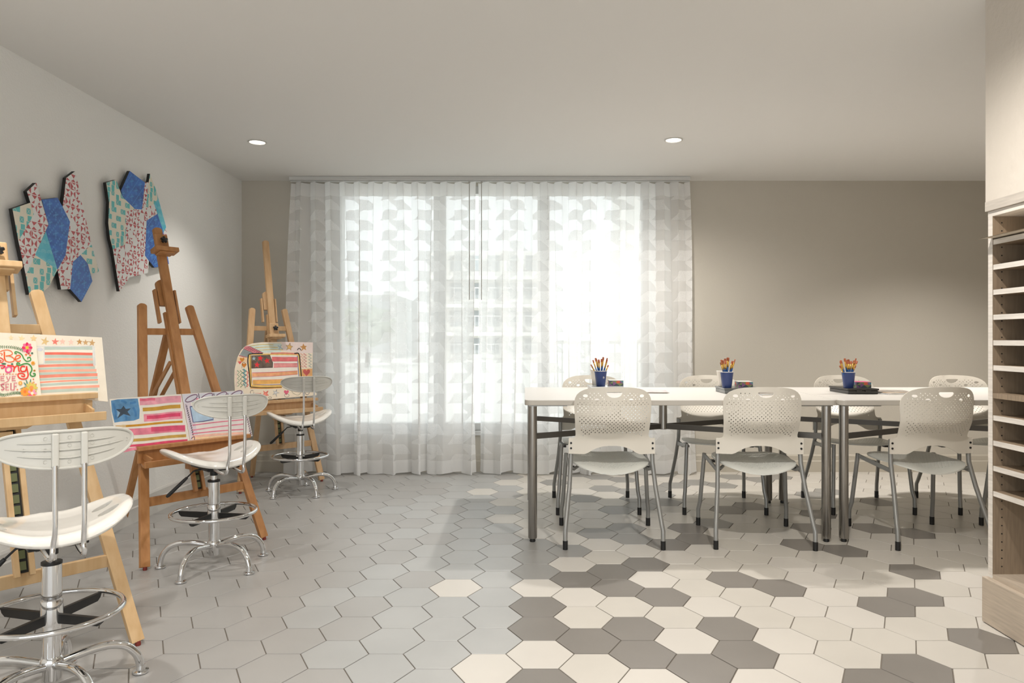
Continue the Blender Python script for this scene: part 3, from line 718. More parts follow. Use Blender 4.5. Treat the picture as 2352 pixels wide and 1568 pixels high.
# ------------------------------------------------------------------ pictures on the easels
WCOL = {}
def wc(c, v=.12):
    k = (c, v)
    if k not in WCOL: WCOL[k] = mat('watercolour_%d_%d_%d' % c, c, .85, var=v, scale=25)
    return WCOL[k]
class Sheet:
    """a picture whose marks are traced onto its own real plane"""
    def __init__(s, name, E, off, thick, label, cat, outline, zs, paper, edge=None, group=None):
        s.E = E; s.zs = zs; s.mats = [wc(paper, .03), edge or wc(paper, .03)]; s.mb = MB(); s.layer = 0; s.name = name; s.lab = (label, cat, group)
        zl = E.zt + .021
        s.o = E.mid + E.v * (E.tan * zl) + Vector((0, 0, zl)) - E.nrm * off
        s.th = thick
        pl = [s.ab(p) for p in outline]; s.out = pl
        V, T = triangulate(pl)
        s.mb.add([(a, 0, b) for a, b in V], T, 0); n = len(pl)
        s.mb.add([(a, thick, b) for a, b in V], T, 1)
        s.mb.add([(a, 0, b) for a, b in pl] + [(a, thick, b) for a, b in pl], [(i, (i + 1) % n, n + (i + 1) % n, n + i) for i in range(n)], 1)
    def ab(s, p):
        x, y = s.zs[0] + p[0] * s.zs[2], s.zs[1] + p[1] * s.zs[2]
        d = ray(x, y); c = Vector((0, 0, CH)); t = (s.o - c).dot(s.E.nrm) / d.dot(s.E.nrm); q = c + d * t - s.o
        return (q.dot(s.E.u), q.dot(s.E.wax))
    def mi(s, c, v=.12):
        m = wc(c, v)
        if m not in s.mats: s.mats.append(m)
        return s.mats.index(m)
    def poly(s, pts, c, v=.12):
        s.layer += 1; y = -.000012 * s.layer - .0001
        pl = [s.ab(p) for p in pts]
        try: V, T = triangulate(pl)
        except Exception: return
        s.mb.add([(a, y, b) for a, b in V], T, s.mi(c, v))
    def stroke(s, pts, w, c, v=.12, smooth=True, closed=False, taper=False):
        if closed: pts = pts + [pts[0]]
        P = [Vector((a, b, 0)) for a, b in pts]
        if smooth and len(P) > 2: P = smoothpath(P, 6)
        l, r = [], []; n = len(P)
        for i, p in enumerate(P):
            t = (P[min(i + 1, n - 1)] - P[max(i - 1, 0)])
            if t.length < 1e-6: t = Vector((1, 0, 0))
            t.normalize(); k = w / 2 * ((.35 + .65 * math.sin(math.pi * (i + .5) / n)) if taper else 1)
            l.append((p.x - t.y * k, p.y + t.x * k)); r.append((p.x + t.y * k, p.y - t.x * k))
        s.layer += 1; y = -.000012 * s.layer - .0001; vs = [s.ab(q) for q in l + r]
        s.mb.add([(a, y, b) for a, b in vs], [(i, i + 1, n + i + 1, n + i) for i in range(n - 1)], s.mi(c, v))
    def blob(s, x, y, rx, ry, c, v=.12, n=14, rot=0):
        s.poly([(x + rx * math.cos(2 * math.pi * k / n) * math.cos(rot) - ry * math.sin(2 * math.pi * k / n) * math.sin(rot), y + rx * math.cos(2 * math.pi * k / n) * math.sin(rot) + ry * math.sin(2 * math.pi * k / n) * math.cos(rot)) for k in range(n)], c, v)
    def star(s, x, y, r, c, rot=0, q=.42, outline=None, sx=1):
        pts = []
        for k in range(10):
            a = R(36 * k - 90 + rot); rr = r * (1 if k % 2 == 0 else q) * (1 + .12 * math.sin(k * 2.3 + x)); pts.append((x + sx * rr * math.cos(a), y + rr * math.sin(a)))
        if c: s.poly(pts, c)
        if outline: s.stroke(pts, outline[1], outline[0], smooth=False, closed=True)
    def heart(s, x, y, r, c, rot=0):
        pts = []
        for k in range(20):
            t = 2 * math.pi * k / 20; a = .9 * math.sin(t) ** 3; b = -(.8 * math.cos(t) - .33 * math.cos(2 * t) - .13 * math.cos(3 * t) - .06 * math.cos(4 * t))
            pts.append((x + r * a, y + r * b))
        s.poly(pts, c)
    def flower(s, x, y, r, c, c2, n=8, rot=0, pw=.30, alt=None):
        for k in range(n):
            a = 2 * math.pi * k / n + rot; s.blob(x + r * .62 * math.cos(a), y + r * .62 * math.sin(a), r * .40, r * pw, alt if alt and k % 2 else c, rot=a)
        s.blob(x, y, r * .33, r * .33, c2)
    def done(s):
        o = s.mb.build(s.name, s.mats, fix=False)
        u, n, w_ = s.E.u, s.E.nrm, s.E.wax
        o.matrix_world = Matrix(((u.x, n.x, w_.x, s.o.x), (u.y, n.y, w_.y, s.o.y), (u.z, n.z, w_.z, s.o.z), (0, 0, 0, 1)))
        tag(o, *s.lab); return o
Z4 = (0, 750, .11478); Z5 = (240, 880, .153061); Z6 = (530, 770, .102041)
# -- pale flag painting, easel A
q = Sheet('painting', EA, .062, .003, 'pale watercolour flag painting with a row of stars along its top', 'painting', [(-900, 75), (2040, 215), (2160, 1500), (1400, 1420), (-900, 1440)], Z4, (228, 218, 200))
grn, cor = (182, 194, 182), (226, 138, 116)
q.poly([(720, 380), (1900, 385), (1990, 1300), (760, 1310)], (228, 222, 206), .04)
for i, (ya, yb, h, x0, x1) in enumerate([(430, 430, 70, 890, 1850), (595, 600, 60, 890, 1870), (710, 710, 60, 890, 1880), (850, 820, 50, 740, 1900), (950, 905, 55, 780, 1930), (1060, 1020, 45, 790, 1950), (1170, 1110, 50, 800, 1960), (1300, 1250, 60, 810, 1960)]):
    q.stroke([(x0, ya), ((x0 + x1) / 2, (ya + yb) / 2 - 4), (x1, yb)], h, grn, .05)
for i, (ya, yb, h, x0, x1, c) in enumerate([(538, 548, 52, 880, 1850, (226, 112, 94)), (658, 655, 46, 870, 1870, (236, 176, 150)), (790, 765, 52, 765, 1890, cor), (890, 872, 50, 780, 1930, (238, 170, 146)), (1000, 960, 60, 785, 1950, cor), (1115, 1062, 30, 800, 1960, (240, 150, 124)), (1245, 1190, 50, 815, 1990, (242, 166, 142))]):
    q.stroke([(x0, ya), (x0 * .6 + x1 * .4, ya * .6 + yb * .4 - 6), (x1, yb)], h, c, .10)
q.stroke([(730, 392), (1300, 398), (1880, 385)], 16, (205, 204, 202)); q.stroke([(1870, 400), (1890, 780)], 50, (208, 207, 202)); q.stroke([(880, 410), (885, 740)], 24, (210, 208, 206))
q.blob(800, 455, 60, 40, (206, 206, 210)); q.stroke([(735, 760), (880, 750)], 16, (208, 206, 202))
q.star(1000 - 100, 295, 90, (216, 184, 128), 15); q.star(1103, 300, 78, (236, 128, 112), 5); q.star(1250, 300, 68, (240, 190, 172), 0); q.star(1420, 310, 66, (240, 200, 184), 0)
q.star(1590, 305, 66, (190, 142, 84)); q.star(1712, 315, 66, (200, 160, 110)); q.star(1842, 325, 72, (198, 158, 106), 6)
q.star(220, 225, 62, (232, 212, 172)); q.star(430, 235, 72, (232, 208, 162), 10); q.star(672, 240, 84, (228, 198, 148))
q.done()
# -- lettered card, easel A
q = Sheet('lettered_card', EA, .075, .004, 'white card lettered BE STRONG BELIEVE IN YOURSELF with bright painted flowers', 'card', [(-640, 215), (718, 288), (828, 1392), (-640, 1420)], Z4, (234, 222, 202))
og, rd, pk, gn, dg, dp = (232, 96, 40), (226, 60, 44), (232, 84, 140), (52, 140, 62), (60, 110, 84), (206, 120, 128)
def leafy(pts, c=(110, 130, 100)):
    q.stroke(pts, 7, c); P = smoothpath([Vector((a, b, 0)) for a, b in pts], 8)
    for i in range(0, len(P) - 1, 2):
        d = (P[i + 1] - P[i]).normalized()
        for sg in (-1, 1):
            a = math.atan2(d.y, d.x) + sg * .8; q.blob(P[i].x + 22 * math.cos(a), P[i].y + 22 * math.sin(a), 24, 8, (122, 146, 112) if (i // 2) % 2 else (88, 120, 86), rot=a, n=8)
leafy([(-300, 420), (-120, 390), (30, 405), (200, 410), (340, 430), (470, 480)])
leafy([(-300, 1380), (-60, 1340), (60, 1370), (200, 1345), (320, 1325), (430, 1330)])
q.flower(540, 422, 105, (214, 40, 90), (206, 186, 60), 8, alt=(236, 110, 140))
# Be
q.stroke([(85, 500), (85, 560), (90, 640), (110, 690)], 30, og); q.stroke([(0, 500), (60, 478), (150, 468), (225, 495), (245, 540), (210, 570), (110, 588)], 15, og)
q.stroke([(110, 588), (200, 590), (275, 640), (270, 690), (190, 710), (110, 690)], 17, og)
q.stroke([(288, 655), (350, 640), (405, 605), (385, 575), (330, 585), (300, 640), (325, 685), (380, 695), (412, 675)], 20, og)
q.stroke([(-60, 640), (10, 625), (62, 665), (40, 715), (-10, 705), (0, 680), (30, 680)], 18, rd); q.stroke([(-40, 545), (20, 535), (48, 555), (20, 575)], 12, og)
# S T (before the frame edge) R O N G
q.stroke([(-250, 800), (-330, 780), (-380, 830), (-300, 870), (-270, 920), (-340, 950), (-400, 920)], 30, rd); q.stroke([(-180, 740), (-175, 940)], 28, pk); q.stroke([(-230, 810), (-110, 805)], 20, pk)
q.stroke([(-60, 800), (-50, 920)], 30, rd); q.stroke([(-50, 830), (0, 780), (60, 785), (100, 800), (40, 835), (20, 815)], 24, (222, 40, 70))
q.stroke([(175, 795), (118, 830), (120, 895), (170, 918), (222, 885), (228, 830), (190, 795)], 30, pk)
q.stroke([(140, 775), (230, 785), (275, 800), (280, 850), (270, 905)], 28, rd); q.stroke([(285, 830), (330, 785), (365, 800), (370, 870), (395, 905)], 26, rd)
q.stroke([(500, 800), (440, 795), (408, 840), (430, 895), (500, 890), (525, 840), (530, 790)], 28, rd); q.stroke([(530, 790), (545, 880), (560, 970), (530, 1035), (440, 1050), (370, 1010), (360, 950), (430, 935), (485, 960), (480, 1000), (420, 985)], 26, rd)
# ornament scrolls
q.stroke([(335, 545), (295, 530), (310, 502), (380, 520), (440, 570), (480, 650), (540, 695), (610, 670), (600, 620), (555, 620), (550, 650)], 20, gn)
q.stroke([(400, 745), (350, 725), (335, 760), (400, 772), (480, 745), (560, 745), (620, 800), (635, 870), (600, 940), (630, 990), (690, 985), (700, 945), (655, 940)], 24, gn)
q.blob(75, 745, 48, 18, dg); q.blob(240, 750, 26, 16, dg); q.blob(640, 532, 22, 18, dg)
q.heart(572, 535, 26, (190, 40, 60)); q.heart(520, 562, 26, (236, 110, 60)); q.heart(600, 575, 24, (236, 110, 60))
q.flower(658, 732, 42, (230, 160, 60), (200, 120, 40), 7); q.blob(686, 880, 24, 18, (170, 130, 40)); q.star(665, 1052, 24, (226, 90, 50), 0, .35)
for x in (0, 66, 132, 196, 255, 318): q.stroke([(x - 26, 952), (x + 26, 950)], 12, (226, 120, 60)) if (x // 60) % 2 == 0 else q.blob(x, 952, 12, 12, (200, 110, 60))
# BELIEVE IN YOURSELF in capitals
def cap(ch, x, y, w_, h_, c, t=20):
    G = {'B': [[(0, 0), (0, 1)], [(0, 0), (.8, .05), (.8, .42), (0, .5)], [(0, .5), (.95, .55), (.95, .95), (0, 1)]], 'E': [[(1, 0), (0, 0), (0, 1), (1, 1)], [(0, .5), (.8, .5)]],
         'L': [[(0, 0), (0, 1), (1, 1)]], 'I': [[(.5, 0), (.5, 1)]], 'V': [[(0, 0), (.5, 1), (1, 0)]], 'Y': [[(0, 0), (.5, .5)], [(1, 0), (.25, 1)]], 'S': [[(1, .1), (.4, 0), (.05, .25), (.5, .5), (.95, .75), (.5, 1), (0, .9)]],
         'F': [[(1, 0), (0, 0), (0, 1)], [(0, .5), (.8, .45)]], 'O': [[(.5, 0), (0, .5), (.5, 1), (1, .5), (.5, 0)]], 'U': [[(0, 0), (0, .8), (.5, 1), (1, .8), (1, 0)]], 'R': [[(0, 1), (0, 0), (.9, .1), (.8, .45), (0, .5)], [(.3, .5), (1, 1)]], 'N': [[(0, 1), (0, 0), (1, 1), (1, 0)]]}
    for st_ in G[ch]: q.stroke([(x + a * w_, y + b * h_) for a, b in st_], t, c, smooth=ch in 'SOU')
for i, ch in enumerate('BELIEVE'): cap(ch, 240 - (6 - i) * 112, 995, 72 if ch != 'I' else 20, 88, dp)
q.stroke([(165, 1085), (110, 1120), (60, 1140), (0, 1165)], 14, dp); cap('I', -120, 1100, 20, 60, dp, 12); cap('N', -80, 1100, 50, 60, dp, 12)
for i, (ch, x) in enumerate([('Y', -420), ('O', -320), ('U', -220), ('R', -110), ('S', 20), ('E', 115), ('L', 215), ('F', 280)]): cap(ch, x, 1130 + 22 * (i < 6), 62, 140 - 22 * (i < 6), dp if i % 2 else (190, 96, 110))
q.flower(404, 1132, 44, (232, 160, 70), (246, 220, 150), 7); q.star(343, 1262, 26, (226, 110, 60), 0, .35)
for a, b, c_, d_ in ((520, 1180, 470, 1120), (545, 1180, 515, 1060), (575, 1180, 612, 1050), (520, 1200, 400, 1250)): q.stroke([(a, b), ((a + c_) / 2 + 8, (b + d_) / 2), (c_, d_)], 26, (98, 138, 118), taper=True)
q.flower(625, 1225, 125, (206, 186, 90), (222, 140, 80), 10, pw=.2); q.flower(495, 1305, 95, (232, 150, 60), (226, 120, 50), 10, pw=.24); q.flower(640, 1335, 92, (240, 150, 170), (246, 224, 190), 7, alt=(236, 130, 60))
q.blob(600, 1382, 40, 16, (222, 60, 130))
for x, y in ((640, 1135), (675, 1115), (715, 1152)): q.heart(x, y, 15, (214, 110, 110))
q.done()
# -- two canvases on easel B
q = Sheet('canvas', EB, .062, .006, 'small canvas painted with a blue star and pink and ochre stripes', 'painting', [(75, 235), (1150, 160), (1283, 862), (505, 940), (200, 1050)], Z5, (232, 226, 216))
q.poly([(98, 260), (200, 240), (500, 226), (528, 400), (522, 530), (440, 560), (240, 575), (150, 590), (110, 420)], (92, 140, 182), .22)
for (a, b, c_, d_) in ((130, 300, 170, 540), (250, 260, 330, 300), (380, 300, 470, 280), (200, 400, 200, 500), (430, 360, 470, 500), (310, 480, 320, 550)): q.stroke([(a, b), ((a + c_) / 2 + 14, (b + d_) / 2), (c_, d_)], 34, (72, 124, 174) if a % 100 else (130, 166, 194), .2)
q.poly([(285, 335), (320, 385), (398, 375), (345, 425), (392, 490), (285, 462), (190, 530), (235, 440), (168, 388), (250, 385)], (62, 74, 88), .2)
def bar(x0, y0, x1, y1, w_, c, v=.15): q.stroke([(x0, y0), (x0 * .66 + x1 * .34, y0 * .66 + y1 * .34 + 4), (x0 * .3 + x1 * .7, y0 * .3 + y1 * .7 - 5), (x1, y1)], w_, c, v)
bar(528, 280, 1148, 235, 100, (226, 158, 172)); bar(530, 245, 760, 240, 40, (222, 110, 136)); bar(574, 395, 1140, 345, 56, (196, 152, 62), .12)
bar(590, 520, 1168, 475, 112, (230, 146, 162)); bar(635, 512, 1140, 470, 52, (216, 74, 110)); bar(165, 650, 1172, 575, 32, (204, 146, 44)); bar(165, 655, 320, 640, 34, (206, 182, 140))
bar(300, 735, 1212, 675, 100, (224, 130, 150)); bar(700, 690, 1208, 668, 70, (214, 84, 118)); bar(350, 860, 1225, 785, 44, (196, 158, 80)); bar(300, 945, 1246, 855, 34, (216, 76, 108)); bar(215, 1020, 520, 975, 44, (228, 140, 158))
q.done()
q = Sheet('canvas', EB, .062, .006, 'small canvas with loops along the top and thin pink stripes', 'painting', [(1158, 160), (2080, 105), (2222, 792), (1287, 862)], Z5, (230, 224, 220), edge=wc((176, 130, 84)))
pu = (128, 100, 122)
q.poly([(1165, 170), (2075, 115), (2095, 190), (1190, 300)], (212, 212, 222), .05); q.poly([(1190, 300), (1290, 290), (1420, 850), (1300, 855)], (218, 206, 216), .06)
for x, y in ((1305, 225), (1535, 205), (1745, 185), (1975, 165)):
    q.stroke([(x + 95 * math.cos(t_) * .93 + 38 * math.sin(t_) * .36, y - 95 * math.cos(t_) * .45 + 38 * math.sin(t_) * .93) for t_ in [k * math.pi / 6 for k in range(12)]], 15, pu, closed=True)
for x in (1410, 1640, 1850): q.stroke([(x, 150), (x + 8, 200), (x + 25, 260)], 12, (90, 76, 92))
for x, y in ((1398, 245), (1600, 240), (1720, 238), (1795, 225)): q.blob(x, y, 24, 22, (226, 120, 148))
q.stroke([(1320, 292), (1440, 272), (1560, 262), (1700, 255)], 9, (150, 196, 164))
q.poly([(1280, 352), (1620, 330), (1640, 560), (1330, 590)], (176, 200, 222), .15); q.stroke([(1283, 350), (1500, 338)], 14, (70, 76, 130)); q.stroke([(1283, 350), (1330, 585), (1480, 572), (1635, 540), (1625, 515)], 13, (84, 84, 130), smooth=False)
for k in range(16): q.stroke([(1215 + k * 7.5, 320 + k * 32), (1240 + k * 7.5, 345 + k * 32), (1218 + k * 7.5, 350 + k * 32)], 8, (74, 66, 84))
for y0, y1, c, w_ in ((630, 545, (222, 110, 136), 14), (705, 610, (226, 140, 158), 18), (755, 690, (222, 120, 140), 16), (800, 745, (240, 190, 170), 34), (830, 790, (244, 212, 170), 30)): q.stroke([(1320, y0), (1700, (y0 + y1) / 2 - 6), (2100, y1)], w_, c)
for k in range(9): q.stroke([(2120 + k * 8, 480 + k * 34), (2150 + k * 7, 500 + k * 34), (2128 + k * 8, 512 + k * 34)], 8, (110, 84, 104))
q.stroke([(2170, 710), (2200, 745), (2150, 775), (2130, 790)], 9, (110, 84, 104)); q.stroke([(1300, 830), (1345, 800), (1350, 850)], 12, (120, 90, 110))
q.done()
# -- round shouldered painting on easel C
q = Sheet('painting', EC, .062, .003, 'paper painting of a framed flag with one large rounded corner, zigzags and hearts', 'painting', [(95, 1240), (80, 1000), (90, 760), (150, 500), (230, 340), (330, 240), (480, 180), (700, 155), (1140, 145), (1850, 158), (1838, 800), (1845, 1230), (1930, 1300), (1930, 1345), (1200, 1410), (820, 1445), (300, 1400), (100, 1320)], Z6, (242, 228, 206))
q.poly([(360, 240), (600, 190), (1130, 180), (1140, 330), (1120, 380), (760, 390), (560, 330)], (212, 224, 216), .05)
for y0, y1, x0, x1 in ((240, 205, 440, 960), (280, 262, 540, 1060), (335, 318, 640, 1180)): q.stroke([(x0, y0), ((x0 + x1) / 2, y1), (x1, y1 + 8)], 18, (218, 196, 130))
q.poly([(1140, 145), (1850, 158), (1845, 240), (1850, 400), (1560, 400), (1180, 350)], (236, 218, 212), .04)
q.poly([(320, 250), (400, 235), (740, 395), (520, 420), (290, 300)], (208, 130, 136), .15)
for k in range(7): q.stroke([(340 + k * 45, 300 + k * 16), (420 + k * 42, 265 + k * 16)], 10, (150, 66, 84))
q.stroke([(280, 300), (520, 410)], 9, (60, 60, 66)); q.stroke([(420, 240), (740, 398)], 7, (60, 60, 66))
q.poly([(280, 310), (500, 410), (400, 440), (385, 490), (185, 460)], (150, 158, 158), .15); q.stroke([(185, 455), (390, 505)], 20, (190, 104, 112))
q.poly([(160, 480), (385, 500), (375, 620), (130, 600)], (240, 208, 172), .06)
q.heart(255, 545, 60, (214, 142, 62)); q.heart(205, 610, 42, (222, 100, 96)); q.heart(300, 670, 62, (222, 140, 60)); q.stroke([(250, 740), (260, 640), (290, 600), (330, 640)], 7, (70, 60, 60))
def zig(x, y0, y1, w_, c, t, n=8, amp=26):
    q.stroke([(x + (amp if k % 2 else -amp) + 6 * k / n, y0 + (y1 - y0) * k / n) for k in range(n + 1)], t, c, smooth=False)
zig(120, 800, 1160, 0, (240, 206, 196), 16, 9, 12); zig(170, 790, 1150, 0, (178, 186, 160), 26); zig(235, 790, 1170, 0, (160, 168, 134), 26); zig(310, 760, 1120, 0, (112, 166, 168), 44, 8, 30); zig(372, 800, 1160, 0, (232, 92, 84), 18, 8, 20)
zig(282, 760, 1100, 0, (40, 46, 52), 8, 8, 26); q.poly([(300, 1080), (370, 1100), (325, 1190)], (196, 208, 200)); q.stroke([(300, 1080), (325, 1190), (372, 1100)], 8, (40, 44, 48), smooth=False)
# flag inside its frame
q.poly([(400, 420), (1540, 400), (1600, 1010), (1590, 1150), (440, 1180)], (236, 196, 112), .12); q.poly([(455, 440), (1490, 445), (1535, 1000), (1540, 1110), (480, 1110)], (243, 234, 222), .03)
q.stroke([(900, 405), (1200, 400), (1500, 415)], 34, (226, 140, 120)); q.stroke([(405, 425), (520, 410), (720, 408)], 24, (40, 46, 54)); q.stroke([(400, 430), (385, 600), (415, 850), (440, 1160)], 26, (46, 40, 36)); q.stroke([(445, 450), (450, 800), (470, 1080)], 8, (60, 50, 40))
q.stroke([(440, 1160), (700, 1180), (1150, 1170)], 20, (70, 50, 34)); q.stroke([(440, 1190), (800, 1195), (1150, 1180)], 16, (236, 170, 90)); q.stroke([(500, 1100), (800, 1115), (1150, 1105)], 14, (150, 120, 140)); q.stroke([(1430, 405), (1530, 415), (1560, 600), (1590, 980)], 24, (50, 40, 34)); q.stroke([(1500, 460), (1520, 760), (1545, 980)], 24, (146, 146, 172))
q.poly([(455, 460), (880, 445), (945, 600), (945, 720), (460, 740)], (112, 96, 84), .3); q.stroke([(455, 450), (880, 440), (945, 620), (945, 722), (465, 740)], 9, (50, 40, 36), smooth=False)
q.star(520, 520, 52, (170, 196, 208)); q.star(665, 515, 74, (228, 56, 58), 8); q.star(815, 570, 74, (228, 56, 58), -10); q.star(590, 665, 74, (228, 60, 66), 5)
for y0, y1, x0, w_, c in ((535, 535, 925, 92, (228, 120, 120)), (675, 665, 965, 84, (238, 160, 156)), (842, 800, 480, 12, (214, 80, 100)), (890, 840, 480, 76, (242, 176, 130)), (942, 875, 470, 9, (214, 80, 90)), (1060, 1020, 490, 84, (240, 184, 104)), (1010, 975, 500, 20, (238, 170, 120))):
    q.stroke([(x0, y0), ((x0 + 1500) / 2, (y0 + y1) / 2 + 6), (1502, y1)], w_, c, .12)
for y0, y1, x0 in ((488, 495, 925), (585, 580, 955), (632, 640, 965), (722, 712, 965)): q.stroke([(x0, y0), (1230, (y0 + y1) / 2 - 5), (1500, y1)], 8, (206, 76, 100))
q.star(1320, 262, 88, (222, 178, 110), 8, .42, ((60, 52, 46), 7)); q.star(1640, 270, 88, (206, 150, 90), -6); q.stroke([(1495, 330), (1540, 290), (1590, 340)], 16, (70, 58, 50)); q.stroke([(1060, 230), (1170, 310)], 20, (172, 190, 200)); q.stroke([(1140, 210), (1080, 330)], 18, (172, 190, 200))
for x, c in ((1600, (232, 160, 150)), (1670, (206, 104, 116)), (1780, (150, 172, 166))):
    zig(x, 410, 720, 0, c, 18, 9, 32)
q.poly([(1590, 760), (1835, 745), (1835, 975), (1600, 975)], (232, 178, 120), .12); q.heart(1705, 830, 90, (200, 96, 92))
q.stroke([(480 + 38 * math.cos(k), 1282 + 45 * math.sin(k)) for k in [i * .7 for i in range(9)]], 8, (90, 76, 84)); q.poly([(545, 1300), (690, 1300), (655, 1340), (670, 1400), (620, 1370), (555, 1400), (580, 1350)], (232, 120, 104)); q.star(780, 1320, 84, (240, 150, 132), 40, .36, ((226, 84, 76), 12)); q.star(1010, 1290, 84, (222, 222, 220), 20, .3, ((96, 92, 96), 7))
q.heart(1250, 1280, 62, (230, 110, 136)); q.stroke([(1260 + 52 * math.cos(k), 1350 + 36 * math.sin(k)) for k in [i * .7 for i in range(10)]], 7, (120, 110, 116)); q.stroke([(1370, 1255), (1420, 1310), (1520, 1340), (1600, 1270)], 7, (150, 146, 120)); q.stroke([(1720 + 45 * math.cos(k), 1290 + 42 * math.sin(k)) for k in [i * .7 for i in range(10)]], 9, (104, 104, 124)); q.stroke([(885 + 34 * math.cos(k), 1400 + 22 * math.sin(k)) for k in [i * .7 for i in range(10)]], 6, (120, 110, 100)); q.stroke([(300, 1350), (400, 1310), (380, 1370)], 9, (236, 140, 120))
q.done()

# ------------------------------------------------------------------ shaped patterned boards on the left wall
XF = LEFT + .036
C_cream, C_white = (226, 219, 200), (226, 226, 224)
P_mats = [mat('board_cream', C_cream, .35), mat('board_white', C_white, .35), mat('board_blue', (34, 78, 160), .3, c2=(58, 118, 204), scale=9, stretch=(1, 1, 4)), mat('board_wave', (60, 176, 204), .3, c2=(120, 204, 216), scale=14),
          M_bl, mat('board_teal', (92, 184, 184), .35), mat('board_red', (186, 78, 82), .35), mat('board_ring', (96, 168, 224), .3), mat('board_lightwave', (168, 222, 226), .3)]
def clip(poly, tri):
    """convex polygon cut by a triangle"""
    ar = sum(tri[i][0] * tri[(i + 1) % 3][1] - tri[i][1] * tri[(i + 1) % 3][0] for i in range(3))
    if ar < 0: tri = tri[::-1]
    out = list(poly)
    for i in range(3):
        (x1, y1), (x2, y2) = tri[i], tri[(i + 1) % 3]; src, out = out, []
        f = lambda p: (x2 - x1) * (p[1] - y1) - (y2 - y1) * (p[0] - x1)
        for k in range(len(src)):
            a, b = src[k - 1], src[k]; fa, fb = f(a), f(b)
            if (fa >= 0) != (fb >= 0): t = fa / (fa - fb); out.append((a[0] + (b[0] - a[0]) * t, a[1] + (b[1] - a[1]) * t))
            if fb >= 0: out.append(b)
        if len(out) < 3: return []
    return out
